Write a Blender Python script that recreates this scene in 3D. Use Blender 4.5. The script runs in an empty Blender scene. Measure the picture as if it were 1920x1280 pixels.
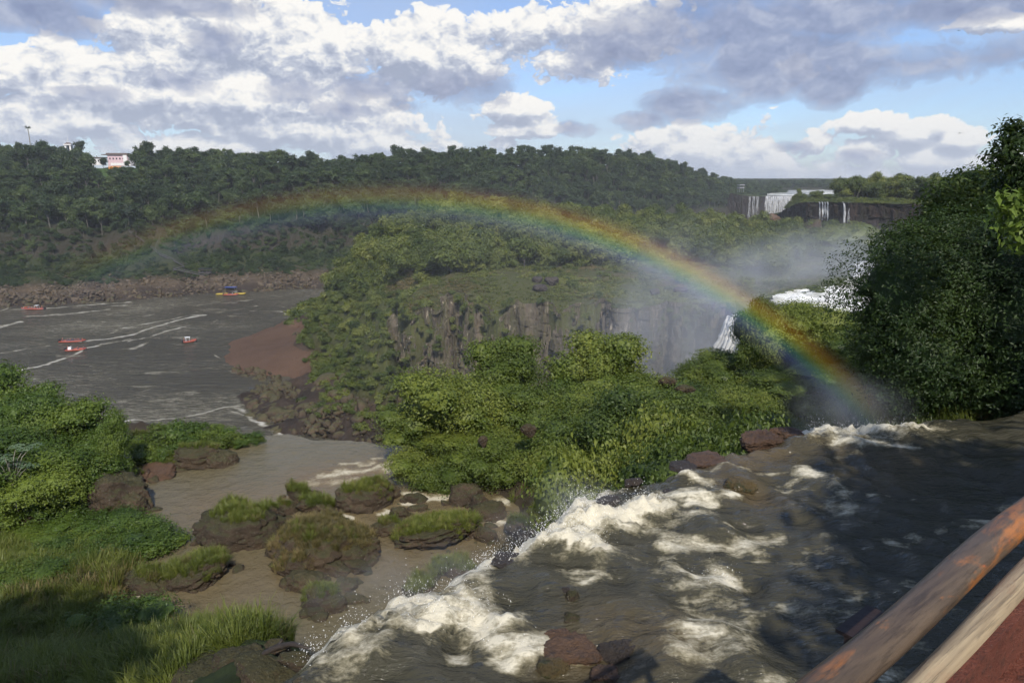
import bpy, math, random
import numpy as np
from mathutils import Vector, Matrix, Euler
from mathutils.bvhtree import BVHTree

random.seed(5)
rng = np.random.default_rng(11)
R = math.radians
scene = bpy.context.scene
COL = scene.collection
F = 1320.0
TH = R(13.09)
CT, ST = math.cos(TH), math.sin(TH)
RIV = -70.0          # lower river level (camera is the origin)
POOL = -18.0         # ledge pools
UP = -7.0            # upper stream level
LIGHT = Vector((-0.1229, 0.7191, -0.6839))   # direction the sunlight travels


def ray(px, py):
    dx = (px - 960) / F
    dy = (640 - py) / F
    return np.array([dx, CT + dy * ST, -ST + dy * CT])


def PH(px, py, z):
    v = ray(px, py)
    return v * (z / v[2])


def PD(px, py, Y):
    v = ray(px, py)
    return v * (Y / v[1])


def proj(p):
    """world point(s) -> photograph pixels, used only to judge which trees show largest"""
    p = np.atleast_2d(p)
    fw = p[:, 1] * CT - p[:, 2] * ST
    up = p[:, 1] * ST + p[:, 2] * CT
    return 960 + F * p[:, 0] / fw, 640 - F * up / fw


# ------------------------------------------------------------------ numpy noise
def _h(ix, iy, iz, s):
    n = (ix * 374761393 + iy * 668265263 + iz * 2147483647 + s * 974634777) & 0xFFFFFFFF
    n = ((n ^ (n >> 13)) * 1274126177) & 0xFFFFFFFF
    n = n ^ (n >> 16)
    return (n & 0xFFFFFF) / float(0xFFFFFF) * 2 - 1


def vnoise(p, s=0):
    p = np.asarray(p, float)
    i = np.floor(p).astype(np.int64)
    f = p - i
    f = f * f * f * (f * (f * 6 - 15) + 10)
    r = 0
    for a in (0, 1):
        wa = f[:, 0] if a else 1 - f[:, 0]
        for b in (0, 1):
            wb = f[:, 1] if b else 1 - f[:, 1]
            for c in (0, 1):
                wc = f[:, 2] if c else 1 - f[:, 2]
                r = r + wa * wb * wc * _h(i[:, 0] + a, i[:, 1] + b, i[:, 2] + c, s)
    return r


def fbm(p, octv=4, s=0, gain=0.5):
    p = np.asarray(p, float)
    a, t, r = 1.0, 0, 0
    for o in range(octv):
        r = r + a * vnoise(p * (2.03 ** o) + 17.3 * o, s + o)
        t += a
        a *= gain
    return r / t * 1.6


def fb2(x, y, sc, octv=4, s=0):
    x = np.asarray(x, float).ravel()
    return fbm(np.c_[x / sc, np.asarray(y, float).ravel() / sc, np.full(x.size, 0.37 * s)], octv, s)


def smooth(a, b, x):
    t = np.clip((x - a) / (b - a), 0, 1)
    return t * t * (3 - 2 * t)


class TPS:
    def __init__(s, P, v, reg=0.02):
        s.P = np.asarray(P, float)
        n = len(s.P)
        s.sc = np.abs(s.P).max()
        p = s.P / s.sc
        K = s.k(p, p) + reg * 1e-2 * np.eye(n)
        Q = np.c_[np.ones(n), p]
        A = np.zeros((n + 3, n + 3))
        A[:n, :n] = K
        A[:n, n:] = Q
        A[n:, :n] = Q.T
        s.w = np.linalg.solve(A, np.r_[v, 0, 0, 0])

    def k(s, a, b):
        r2 = ((a[:, None, :] - b[None, :, :]) ** 2).sum(2) + 1e-12
        return 0.5 * r2 * np.log(r2)

    def __call__(s, x, y):
        x = np.atleast_1d(x).astype(float)
        q = np.c_[x.ravel(), np.atleast_1d(y).astype(float).ravel()] / s.sc
        o = np.empty(len(q))
        for i in range(0, len(q), 20000):
            c = q[i:i + 20000]
            o[i:i + 20000] = s.k(c, s.P / s.sc) @ s.w[:-3] + s.w[-3] + c @ s.w[-2:]
        return o.reshape(x.shape)


# ------------------------------------------------------------------ mesh helpers
def mesh_np(name, V, Fq, mats, mi=None, attrs=None, smooth_=True, uv=None):
    """V (n,3), Fq (m,k) uniform polygons or list of arrays"""
    me = bpy.data.meshes.new(name)
    groups = Fq if isinstance(Fq, list) else [Fq]
    groups = [np.asarray(g, np.int32) for g in groups if len(g)]
    V = np.asarray(V, np.float32)
    nl = sum(g.size for g in groups)
    nf = sum(len(g) for g in groups)
    me.vertices.add(len(V))
    me.vertices.foreach_set('co', V.ravel())
    me.loops.add(nl)
    me.loops.foreach_set('vertex_index', np.concatenate([g.ravel() for g in groups]))
    me.polygons.add(nf)
    tot = np.concatenate([np.full(len(g), g.shape[1], np.int32) for g in groups])
    st = np.concatenate([[0], np.cumsum(tot)[:-1]]).astype(np.int32)
    me.polygons.foreach_set('loop_start', st)
    me.polygons.foreach_set('loop_total', tot)
    if mi is not None:
        me.polygons.foreach_set('material_index', np.asarray(mi, np.int32))
    me.polygons.foreach_set('use_smooth', np.full(nf, bool(smooth_)))
    for k, a in (attrs or {}).items():
        at = me.attributes.new(k, 'FLOAT', 'POINT')
        at.data.foreach_set('value', np.asarray(a, np.float32))
    me.update(calc_edges=True)
    for m in (mats if isinstance(mats, (list, tuple)) else [mats]):
        me.materials.append(m)
    return me


def put(name, me, parent=None, loc=(0, 0, 0), rot=(0, 0, 0), scl=(1, 1, 1)):
    o = bpy.data.objects.new(name, me)
    COL.objects.link(o)
    o.parent = parent
    o.location = loc
    o.rotation_euler = rot
    o.scale = scl
    return o


def tag(o, label=None, cat=None, group=None, kind=None):
    if label:
        o['label'] = label
    if cat:
        o['category'] = cat
    if group:
        o['group'] = group
    if kind:
        o['kind'] = kind
    return o


def grid_faces(nr, nc, keep=None):
    i = np.arange(nr - 1)[:, None] * nc + np.arange(nc - 1)[None, :]
    f = np.stack([i, i + 1, i + nc + 1, i + nc], -1).reshape(-1, 4)
    if keep is not None:
        f = f[keep.ravel()[f].all(1)]
    return f


def compact(V, Fq, attrs):
    used = np.unique(Fq)
    m = np.full(len(V), -1)
    m[used] = np.arange(len(used))
    return V[used], m[Fq], {k: a[used] for k, a in attrs.items()}


class MB:
    """collects simple shapes into one mesh"""
    def __init__(s):
        s.V, s.F, s.n = [], [], 0

    def add(s, V, Fs):
        V = np.asarray(V, float)
        s.V.append(V)
        for f in Fs:
            s.F.append([int(a) + s.n for a in f])
        s.n += len(V)
        return s

    def box(s, c, d, rz=0.0, taper=1.0):
        x, y, z = np.array(d) / 2
        v = np.array([[sx * x * (taper if sz > 0 else 1), sy * y * (taper if sz > 0 else 1), sz * z]
                      for sz in (-1, 1) for sy in (-1, 1) for sx in (-1, 1)])
        ca, sa = math.cos(rz), math.sin(rz)
        v = v @ np.array([[ca, sa, 0], [-sa, ca, 0], [0, 0, 1]]) + np.array(c)
        return s.add(v, [(0, 2, 3, 1), (4, 5, 7, 6), (0, 1, 5, 4), (2, 6, 7, 3), (0, 4, 6, 2), (1, 3, 7, 5)])

    def tube(s, pts, rad, seg=8, cap=True, wob=0.0):
        pts = [np.array(p, float) for p in pts]
        rad = rad if hasattr(rad, '__len__') else [rad] * len(pts)
        V, Fs = [], []
        up = np.array([0.13, 0.21, 0.97])
        for i, p in enumerate(pts):
            t = pts[min(i + 1, len(pts) - 1)] - pts[max(i - 1, 0)]
            t = t / (np.linalg.norm(t) + 1e-9)
            u = np.cross(t, up)
            if np.linalg.norm(u) < 0.1:
                u = np.cross(t, [1, 0, 0])
            u /= np.linalg.norm(u)
            w = np.cross(t, u)
            for k in range(seg):
                a = 2 * math.pi * k / seg
                r = rad[i] * (1 + (wob * (random.random() - .5) if wob else 0))
                V.append(p + r * (math.cos(a) * u + math.sin(a) * w))
        for i in range(len(pts) - 1):
            for k in range(seg):
                a, b = i * seg + k, i * seg + (k + 1) % seg
                Fs.append((a, b, b + seg, a + seg))
        if cap:
            Fs.append(tuple(range(seg))[::-1])
            Fs.append(tuple((len(pts) - 1) * seg + k for k in range(seg)))
        return s.add(V, Fs)

    def mesh(s, name, mat, smooth_=False):
        me = bpy.data.meshes.new(name)
        me.from_pydata(np.concatenate(s.V).tolist() if s.V else [], [], s.F)
        for m in (mat if isinstance(mat, (list, tuple)) else [mat]):
            me.materials.append(m)
        if smooth_:
            me.polygons.foreach_set('use_smooth', [True] * len(me.polygons))
        me.update()
        return me

    def build(s, name, mat, parent=None, smooth_=False, **kw):
        return put(name, s.mesh(name, mat, smooth_), parent, **kw)


# ------------------------------------------------------------------ materials
class NT:
    def __init__(s, tree):
        s.t = tree
        s.n = tree.nodes
        s.l = tree.links

    def new(s, typ, ins=None, **kw):
        nd = s.n.new(typ)
        for k, v in kw.items():
            setattr(nd, k, v)
        for k, v in (ins or {}).items():
            sock = nd.inputs[k]
            if isinstance(v, bpy.types.NodeSocket):
                s.l.new(v, sock)
            elif isinstance(v, bpy.types.Node):
                s.l.new(v.outputs[0], sock)
            else:
                sock.default_value = v
        return nd

    def math(s, op, a, b=None, c=None, clamp=False):
        nd = s.n.new('ShaderNodeMath')
        nd.operation = op
        nd.use_clamp = clamp
        for i, v in enumerate((a, b, c)):
            if v is None:
                continue
            if isinstance(v, (bpy.types.NodeSocket, bpy.types.Node)):
                s.l.new(v if isinstance(v, bpy.types.NodeSocket) else v.outputs[0], nd.inputs[i])
            else:
                nd.inputs[i].default_value = v
        return nd.outputs[0]

    def ramp(s, fac, stops, interp='LINEAR'):
        nd = s.n.new('ShaderNodeValToRGB')
        nd.color_ramp.interpolation = interp
        e = nd.color_ramp.elements
        while len(e) < len(stops):
            e.new(0.5)
        for el, (p, c) in zip(e, stops):
            el.position = p
            el.color = (*c, 1) if hasattr(c, '__len__') else (c, c, c, 1)
        s.l.new(fac, nd.inputs[0])
        return nd.outputs[0]

    def mix(s, fac, a, b, typ='MIX'):
        nd = s.n.new('ShaderNodeMix')
        nd.data_type = 'RGBA'
        nd.blend_type = typ
        for sock, v in ((nd.inputs[0], fac), (nd.inputs[6], a), (nd.inputs[7], b)):
            if isinstance(v, (bpy.types.NodeSocket, bpy.types.Node)):
                s.l.new(v if isinstance(v, bpy.types.NodeSocket) else v.outputs[0], sock)
            elif hasattr(v, '__len__'):
                sock.default_value = (*v, 1) if len(v) == 3 else v
            else:
                sock.default_value = v
        return nd.outputs[2]

    def noise(s, vec, scale, detail=4, rough=0.55, dist=0.0):
        nd = s.new('ShaderNodeTexNoise', {'Scale': scale, 'Detail': detail, 'Roughness': rough, 'Distortion': dist})
        if vec is not None:
            s.l.new(vec, nd.inputs['Vector'])
        return nd.outputs[0]


def new_mat(name):
    m = bpy.data.materials.new(name)
    m.use_nodes = True
    m.node_tree.nodes.clear()
    t = NT(m.node_tree)
    out = t.n.new('ShaderNodeOutputMaterial')
    return m, t, out


def simple_mat(name, col, rough=0.6, var=0.15, scale=3.0, bump=0.0, spec=0.4):
    m, t, out = new_mat(name)
    co = t.n.new('ShaderNodeTexCoord').outputs['Object']
    n = t.noise(co, scale, 5)
    c = t.mix(n, [max(0, x * (1 - var * 2)) for x in col], [min(1, x * (1 + var * 2)) for x in col])
    b = t.new('ShaderNodeBsdfPrincipled', {'Base Color': c, 'Roughness': rough, 'Specular IOR Level': spec})
    if bump:
        bp = t.new('ShaderNodeBump', {'Height': n, 'Strength': bump, 'Distance': 0.05})
        t.l.new(bp.outputs[0], b.inputs['Normal'])
    t.l.new(b.outputs[0], out.inputs[0])
    return m


def leaf_mat(name, dark, mid, light, gscale=0.25, transl=0.3, rough=0.5, spec=0.35):
    m, t, out = new_mat(name)
    geo = t.n.new('ShaderNodeNewGeometry')
    oi = t.n.new('ShaderNodeObjectInfo')
    n = t.noise(geo.outputs['Position'], gscale, 3)
    rnd = geo.outputs['Random Per Island']
    a = t.math('MULTIPLY_ADD', n, 1.5, -0.42)
    a = t.math('MULTIPLY_ADD', oi.outputs['Random'], 0.62, a)
    a = t.math('MULTIPLY_ADD', rnd, 0.26, a)
    a = t.math('SUBTRACT', a, 0.28, clamp=True)
    c = t.ramp(a, [(0.0, dark), (0.5, mid), (1.0, light)])
    b = t.new('ShaderNodeBsdfPrincipled', {'Base Color': c, 'Roughness': rough, 'Specular IOR Level': spec})
    tr = t.new('ShaderNodeBsdfTranslucent', {'Color': t.mix(0.5, c, (0.14, 0.2, 0.02), 'MIX')})
    mx = t.new('ShaderNodeMixShader', {0: transl, 1: b.outputs[0], 2: tr.outputs[0]})
    t.l.new(mx.outputs[0], out.inputs[0])
    return m


def rock_mat(name, c1, c2, c3, lichen=0.25, scale=1.0, wet=0.0, moss=(0.06, 0.085, 0.02), mossamt=0.0):
    m, t, out = new_mat(name)
    geo = t.n.new('ShaderNodeNewGeometry')
    pos = geo.outputs['Position']
    n1 = t.noise(pos, 0.5 * scale, 6, 0.6)
    n2 = t.noise(pos, 3.0 * scale, 6, 0.65)
    n3 = t.noise(pos, 14.0 * scale, 5, 0.7)
    c = t.mix(t.ramp(n1, [(0.3, 0.0), (0.68, 1.0)]), c1, c2)
    c = t.mix(t.ramp(n2, [(0.52, 0.0), (0.62, 1.0)]), c, c3)
    c = t.mix(t.math('MULTIPLY', t.ramp(n3, [(0.6, 0.0), (0.68, 1.0)]), lichen), c, (0.33, 0.31, 0.25))
    if mossamt:
        sx = t.n.new('ShaderNodeSeparateXYZ')
        t.l.new(geo.outputs['Normal'], sx.inputs[0])
        mm = t.math('MULTIPLY', t.ramp(t.math('ADD', sx.outputs[2], t.math('MULTIPLY_ADD', n2, 1.2, -0.6)),
                                       [(0.45, 0.0), (0.8, 1.0)]), mossamt)
        c = t.mix(mm, c, moss)
    b = t.new('ShaderNodeBsdfPrincipled', {'Base Color': c, 'Roughness': 0.85 - 0.6 * wet, 'Specular IOR Level': 0.25 + 0.4 * wet})
    h = t.math('ADD', t.math('MULTIPLY', n2, 0.6), t.math('MULTIPLY', n3, 0.3))
    bp = t.new('ShaderNodeBump', {'Height': h, 'Strength': 1.0, 'Distance': 0.4 / scale})
    t.l.new(bp.outputs[0], b.inputs['Normal'])
    t.l.new(b.outputs[0], out.inputs[0])
    return m


def water_mat(name, deep, foamc, ripple, ripdist, rough=0.06, foamscale=3.0, shallow=None, streak=(1, 1, 1), rot=0.0,
              fine=0.0):
    m, t, out = new_mat(name)
    geo = t.n.new('ShaderNodeNewGeometry')
    pos = geo.outputs['Position']
    mp = t.new('ShaderNodeMapping', {'Vector': pos, 'Rotation': (0, 0, rot), 'Scale': streak}).outputs[0]
    n1 = t.noise(mp, ripple, 6, 0.6, 0.3)
    n2 = t.noise(mp, ripple * 5, 4, 0.6)
    at = t.new('ShaderNodeAttribute', attribute_name='foam').outputs['Fac']
    nf = t.noise(mp, foamscale, 8, 0.68, 0.6)
    nf2 = t.noise(pos, foamscale * 5, 5, 0.6)
    ns = t.noise(mp, foamscale * 1.7, 5, 0.6, 1.6)
    rdg = t.math('SUBTRACT', 1.0, t.math('MULTIPLY', t.math('ABSOLUTE', t.math('SUBTRACT', ns, 0.5)), 6.0))
    k = t.math('ADD', t.math('MULTIPLY_ADD', nf, 1.5, -0.8), t.math('MULTIPLY_ADD', nf2, 0.7, -0.38))
    k = t.math('ADD', k, t.math('MULTIPLY', rdg, 0.16))
    k = t.math('ADD', t.math('MULTIPLY', at, 1.25), k)
    k = t.math('MULTIPLY', k, t.math('MULTIPLY', at, 8.0, clamp=True))
    fm = t.ramp(k, [(0.26, 0.0), (0.5, 0.26), (0.85, 0.7), (1.2, 0.94)])
    col = deep
    if shallow is not None:
        sh = t.new('ShaderNodeAttribute', attribute_name='shallow').outputs['Fac']
        nb = t.noise(pos, foamscale * 0.4, 5, 0.6)
        sh = t.math('MULTIPLY', sh, t.math('MULTIPLY_ADD', nb, 1.2, 0.2), clamp=True)
        col = t.mix(sh, deep, shallow)
    b = t.new('ShaderNodeBsdfPrincipled', {'Roughness': rough, 'IOR': 1.333, 'Specular IOR Level': 0.5})
    if isinstance(col, bpy.types.NodeSocket):
        t.l.new(col, b.inputs['Base Color'])
    else:
        b.inputs['Base Color'].default_value = (*col, 1)
    hh = t.math('ADD', n1, t.math('MULTIPLY', n2, 0.25))
    bp = t.new('ShaderNodeBump', {'Height': hh, 'Strength': 1.0, 'Distance': ripdist})
    t.l.new(bp.outputs[0], b.inputs['Normal'])
    fc = t.mix(t.ramp(k, [(0.3, 0.0), (0.95, 1.0)]), [foamc[0] * .62, foamc[1] * .58, foamc[2] * .42], foamc)
    fo = t.new('ShaderNodeBsdfPrincipled', {'Base Color': fc, 'Roughness': 0.7, 'Specular IOR Level': 0.2,
                                            'Subsurface Weight': 0.0})
    bf = t.new('ShaderNodeBump', {'Height': t.math('ADD', nf, t.math('MULTIPLY', nf2, 0.6)), 'Strength': 0.35, 'Distance': 0.3 / foamscale})
    t.l.new(bf.outputs[0], fo.inputs['Normal'])
    mx = t.new('ShaderNodeMixShader', {0: fm, 1: b.outputs[0], 2: fo.outputs[0]})
    t.l.new(mx.outputs[0], out.inputs[0])
    return m


M = {}
M['leaf_far'] = leaf_mat('shade tinted forest leaves', (0.013, 0.027, 0.009), (0.031, 0.054, 0.014), (0.078, 0.108, 0.026), 0.06, 0.2)  # cloud shade over the hill is put into this dark leaf colour
M['leaf_isle'] = leaf_mat('island leaves', (0.038, 0.060, 0.013), (0.092, 0.118, 0.023), (0.185, 0.20, 0.045), 0.09, 0.25)
M['leaf_mid'] = leaf_mat('broad bush leaves', (0.040, 0.068, 0.013), (0.104, 0.142, 0.024), (0.21, 0.235, 0.044), 0.3, 0.3)
M['leaf_left'] = leaf_mat('left bank leaves', (0.030, 0.060, 0.011), (0.072, 0.118, 0.018), (0.15, 0.195, 0.028), 0.25, 0.3)
M['leaf_dark'] = leaf_mat('glossy dark leaves', (0.016, 0.034, 0.009), (0.042, 0.072, 0.014), (0.11, 0.15, 0.022), 0.6, 0.3, 0.5, 0.3)
M['leaf_light'] = leaf_mat('big pale leaves', (0.06, 0.10, 0.015), (0.11, 0.17, 0.025), (0.17, 0.23, 0.04), 0.8, 0.35, 0.45)
M['leaf_silver'] = leaf_mat('silvery leaves', (0.06, 0.10, 0.05), (0.11, 0.16, 0.085), (0.20, 0.26, 0.16), 0.5, 0.25, 0.45)
M['grass'] = leaf_mat('long green grass', (0.065, 0.09, 0.016), (0.13, 0.155, 0.026), (0.22, 0.235, 0.055), 0.15, 0.35, 0.5)
M['bark_far'] = simple_mat('grey forest bark', (0.12, 0.11, 0.09), 0.85, 0.2, 2.0)
M['meadow'] = leaf_mat('short meadow grass', (0.08, 0.10, 0.024), (0.15, 0.175, 0.038), (0.24, 0.24, 0.065), 0.06, 0.3, 0.6)
M['grass_dry'] = leaf_mat('dry grass', (0.09, 0.085, 0.03), (0.16, 0.13, 0.05), (0.26, 0.19, 0.09), 0.3, 0.3, 0.6)
M['bark_pale'] = simple_mat('pale bark', (0.22, 0.20, 0.16), 0.8, 0.2, 2.0)
M['bark'] = simple_mat('dark bark', (0.075, 0.06, 0.045), 0.85, 0.25, 3.0, 0.4)
M['rock'] = rock_mat('brown basalt', (0.036, 0.027, 0.019), (0.105, 0.073, 0.046), (0.060, 0.045, 0.031), 0.6, mossamt=0.3)
M['rock_red'] = rock_mat('reddish wet rock', (0.07, 0.038, 0.022), (0.14, 0.078, 0.042), (0.06, 0.038, 0.025), 0.1, 1.5, 0.5)
M['rock_moss'] = rock_mat('mossy wet rock', (0.06, 0.045, 0.018), (0.11, 0.075, 0.025), (0.04, 0.04, 0.012), 0.05, 2.0, 0.6)
M['rock_shore'] = rock_mat('tan shore rock', (0.075, 0.06, 0.044), (0.16, 0.12, 0.08), (0.05, 0.038, 0.03), 0.4, 0.4)
M['rock_dark'] = rock_mat('dark wet rock', (0.03, 0.024, 0.02), (0.055, 0.04, 0.03), (0.04, 0.03, 0.025), 0.1, 1.5, 0.5)

# ------------------------------------------------------------------ plants
def rand_dirs(n, up=0.0):
    d = rng.normal(size=(n, 3))
    d[:, 2] += up
    return d / np.linalg.norm(d, axis=1)[:, None]


def leaf_quads(C, N, size, asp=0.55):
    """rhombic leaves at centres C with normals N"""
    n = len(C)
    t = rng.normal(size=(n, 3))
    t -= (t * N).sum(1)[:, None] * N
    t /= np.linalg.norm(t, axis=1)[:, None] + 1e-9
    b = np.cross(N, t)
    s = size * rng.uniform(0.65, 1.3, n)[:, None]
    drop = -0.12 * s * np.array([[0, 0, 1.0]])
    V = np.stack([C - t * s * .5, C + b * s * asp * .5 - drop * 0.3, C + t * s * .5 + drop, C - b * s * asp * .5 - drop * 0.3], 1).reshape(-1, 3)
    return V, np.arange(4 * n).reshape(-1, 4)


def crown(blobs, nclus, per, leaf, spread, asp=0.6, up=0.35, outw=0.9, shell=(0.72, 1.06)):
    """blobs: rows (x,y,z,rx,ry,rz); leaf clusters spread over lumpy surfaces"""
    B = np.array(blobs, float)
    w = (B[:, 3] * B[:, 4]) ** 1.0
    idx = rng.choice(len(B), nclus, p=w / w.sum())
    d = rand_dirs(nclus, up)
    rad = rng.uniform(shell[0], shell[1], nclus)[:, None]
    lump = 1 + 0.16 * fbm(d * 1.7 + idx[:, None] * 3.1, 3, 3)[:, None]
    cc = B[idx, :3] + d * B[idx, 3:6] * rad * lump
    C = np.repeat(cc, per, 0) + rng.normal(size=(nclus * per, 3)) * spread * np.array([1, 1, 0.55])
    N = np.repeat(d, per, 0) * outw + rng.normal(size=(nclus * per, 3)) * 0.55 + np.array([0, 0, 0.35])
    N /= np.linalg.norm(N, axis=1)[:, None]
    return leaf_quads(C, N, leaf, asp)


def core(blobs, k=0.7, sub=2):
    """low lumps inside the crown (the inner leaves)"""
    V, Fs, n = [], [], 0
    bm_v, bm_f = ICO[sub]
    for b in blobs:
        lump = 1 + 0.25 * fbm(bm_v * 1.5 + np.array(b[:3]), 2, 5)[:, None]
        v = np.array(b[:3]) + bm_v * np.array(b[3:6]) * k * lump
        V.append(v)
        Fs.append(bm_f + n)
        n += len(v)
    return np.concatenate(V), np.concatenate(Fs)


def _ico(sub):
    import bmesh
    bm = bmesh.new()
    bmesh.ops.create_icosphere(bm, subdivisions=sub, radius=1)
    v = np.array([x.co[:] for x in bm.verts])
    f = np.array([[x.index for x in p.verts] for p in bm.faces])
    bm.free()
    return v, f


ICO = {i: _ico(i) for i in (1, 2, 3, 4, 5)}


def crown_blobs(n, R_, H, cz, flat=0.7, seed=None):
    """a main lump and smaller ones round it"""
    out = [(0, 0, cz, R_ * 0.66, R_ * 0.66, H * 0.5)]
    for i in range(n):
        a = 2.4 * i + rng.uniform(-.5, .5)
        q = rng.uniform(0.35, 0.72)
        z = cz + H * rng.uniform(-0.28, 0.42)
        r = R_ * rng.uniform(0.30, 0.52)
        out.append((math.cos(a) * R_ * q, math.sin(a) * R_ * q, z, r, r * rng.uniform(.8, 1.15), r * flat))
    return out


def tree_parts(blobs, nclus, per, leaf, spread, trunk_h, tr, mat, bark, asp=0.6, with_core=True, nl=5, shell=(.72, 1.06)):
    V, Q = crown(blobs, nclus, per, leaf, spread, asp, shell=shell)
    mb = MB()
    top = np.array(blobs[0][:3])
    base = np.array([0, 0, -1.2])
    j = np.array([rng.normal() * .25, rng.normal() * .25, max(0.5, trunk_h * 0.75)])
    mb.tube([base, j * [1, 1, .5], j, top], [tr * 1.35, tr, tr * .8, tr * .35], 7)
    for b in blobs[1:1 + nl]:
        e = np.array(b[:3])
        m = (j + e) / 2 + np.array([0, 0, 0.1 * np.linalg.norm(e - j)])
        mb.tube([j, m, e], [tr * .5, tr * .33, tr * .12], 5)
    parts = {}
    if with_core:
        cv, cf = core(blobs, 0.68, 2)
        parts['crown'] = mesh_np('crown', np.r_[V, cv], [Q, cf + len(V)], [mat], smooth_=False)
    else:
        parts['crown'] = mesh_np('crown', V, Q, [mat], smooth_=False)
    parts['trunk'] = mb.mesh('trunk', bark, True)
    return parts


def one_mesh_tree(name, Rr, Hc, cz, nb, nclus, per, leaf, spread, trunk_r, mat, bark, flat=0.65):
    bl = crown_blobs(nb, Rr, Hc, cz, flat)
    V, Q = crown(bl, nclus, per, leaf, spread)
    cv, cf = core(bl, 0.66, 2)
    mb = MB()
    jx, jy = rng.normal(size=2) * .4
    mb.tube([(0, 0, -3), (jx, jy, cz * .5), (0, 0, cz)], [trunk_r * 1.2, trunk_r, trunk_r * .5], 5)
    for b in bl[1:4]:
        mb.tube([(jx, jy, cz * .55), b[:3]], [trunk_r * .6, trunk_r * .2], 4)
    tv = np.concatenate(mb.V)
    tq = np.array([f for f in mb.F if len(f) == 4])
    n1, n2 = len(V), len(V) + len(cv)
    mi = np.r_[np.zeros(len(Q)), np.zeros(len(cf)), np.ones(len(tq))]
    return mesh_np(name, np.r_[V, cv, tv], [Q, cf + n1, tq + n2], [mat, bark], mi, smooth_=False)


def scatter(name, pts, rots, scales, idx, sources, kind='stuff', label=None, cat=None):
    """one object that carries uncountable plants or stones, spread by geometry nodes"""
    n = len(pts)
    me = bpy.data.meshes.new(name)
    me.vertices.add(n)
    me.vertices.foreach_set('co', np.asarray(pts, np.float32).ravel())
    a = me.attributes.new('rot', 'FLOAT_VECTOR', 'POINT')
    a.data.foreach_set('vector', np.asarray(rots, np.float32).ravel())
    sc_ = np.asarray(scales, np.float32)
    if sc_.ndim == 1:
        sc_ = np.repeat(sc_[:, None], 3, 1)
    a = me.attributes.new('scl', 'FLOAT_VECTOR', 'POINT')
    a.data.foreach_set('vector', sc_.ravel())
    a = me.attributes.new('idx', 'INT', 'POINT')
    a.data.foreach_set('value', np.asarray(idx, np.int32))
    o = put(name, me)
    c = bpy.data.collections.new(name + ' sources')
    for i, s_ in enumerate(sources):
        c.objects.link(bpy.data.objects.new(f'{name}_{i:02d}', s_))
    g = bpy.data.node_groups.new(name, 'GeometryNodeTree')
    g.interface.new_socket('Geometry', in_out='INPUT', socket_type='NodeSocketGeometry')
    g.interface.new_socket('Geometry', in_out='OUTPUT', socket_type='NodeSocketGeometry')
    t = NT(g)
    gi, go = t.n.new('NodeGroupInput'), t.n.new('NodeGroupOutput')
    ci = t.n.new('GeometryNodeCollectionInfo')
    ci.inputs['Collection'].default_value = c
    ci.inputs['Separate Children'].default_value = True
    ci.inputs['Reset Children'].default_value = True

    def na(nm, ty):
        nd = t.n.new('GeometryNodeInputNamedAttribute')
        nd.data_type = ty
        nd.inputs[0].default_value = nm
        return nd.outputs[0]
    ip = t.n.new('GeometryNodeInstanceOnPoints')
    t.l.new(gi.outputs[0], ip.inputs['Points'])
    t.l.new(ci.outputs[0], ip.inputs['Instance'])
    ip.inputs['Pick Instance'].default_value = True
    t.l.new(na('idx', 'INT'), ip.inputs['Instance Index'])
    er = t.n.new('FunctionNodeEulerToRotation')
    t.l.new(na('rot', 'FLOAT_VECTOR'), er.inputs[0])
    t.l.new(er.outputs[0], ip.inputs['Rotation'])
    t.l.new(na('scl', 'FLOAT_VECTOR'), ip.inputs['Scale'])
    t.l.new(ip.outputs[0], go.inputs[0])
    md = o.modifiers.new('scatter', 'NODES')
    md.node_group = g
    tag(o, label, cat, kind=kind)
    return o


def zrots(n, tilt=0.12):
    return np.c_[rng.normal(size=n) * tilt, rng.normal(size=n) * tilt, rng.uniform(0, 2 * math.pi, n)]

# ------------------------------------------------------------------ terrain materials
def ground_mat(name, stops, scale=0.1, attr='band', bump=0.6, bdist=1.0, jitter=0.35, sand=False):
    """ground whose cover (rock, scrub soil, turf) follows a band laid along the land"""
    m, t, out = new_mat(name)
    pos = t.n.new('ShaderNodeNewGeometry').outputs['Position']
    at = t.new('ShaderNodeAttribute', attribute_name=attr).outputs['Fac']
    n1 = t.noise(pos, scale, 6, 0.65)
    n2 = t.noise(pos, scale * 7, 5, 0.65)
    k = t.math('ADD', at, t.math('MULTIPLY_ADD', n1, jitter, -jitter / 2))
    c = t.ramp(k, stops)
    c = t.mix(t.math('MULTIPLY_ADD', n2, 1.6, -0.35, clamp=True), t.mix(0.55, c, (0.015, 0.012, 0.008)), c)
    if sand:
        sa = t.new('ShaderNodeAttribute', attribute_name='sand').outputs['Fac']
        ns_ = t.noise(pos, .5, 5, .65)
        sm = t.ramp(t.math('ADD', sa, t.math('MULTIPLY_ADD', ns_, .7, -.35)), [(.42, 0), (.58, 1)])
        c = t.mix(sm, c, t.mix(t.noise(pos, .12, 5, .6), (.065, .038, .026), (.125, .078, .052)))
    b = t.new('ShaderNodeBsdfPrincipled', {'Base Color': c, 'Roughness': 0.9, 'Specular IOR Level': 0.15})
    bp = t.new('ShaderNodeBump', {'Height': n2, 'Strength': bump, 'Distance': bdist})
    t.l.new(bp.outputs[0], b.inputs['Normal'])
    t.l.new(b.outputs[0], out.inputs[0])
    return m


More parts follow.
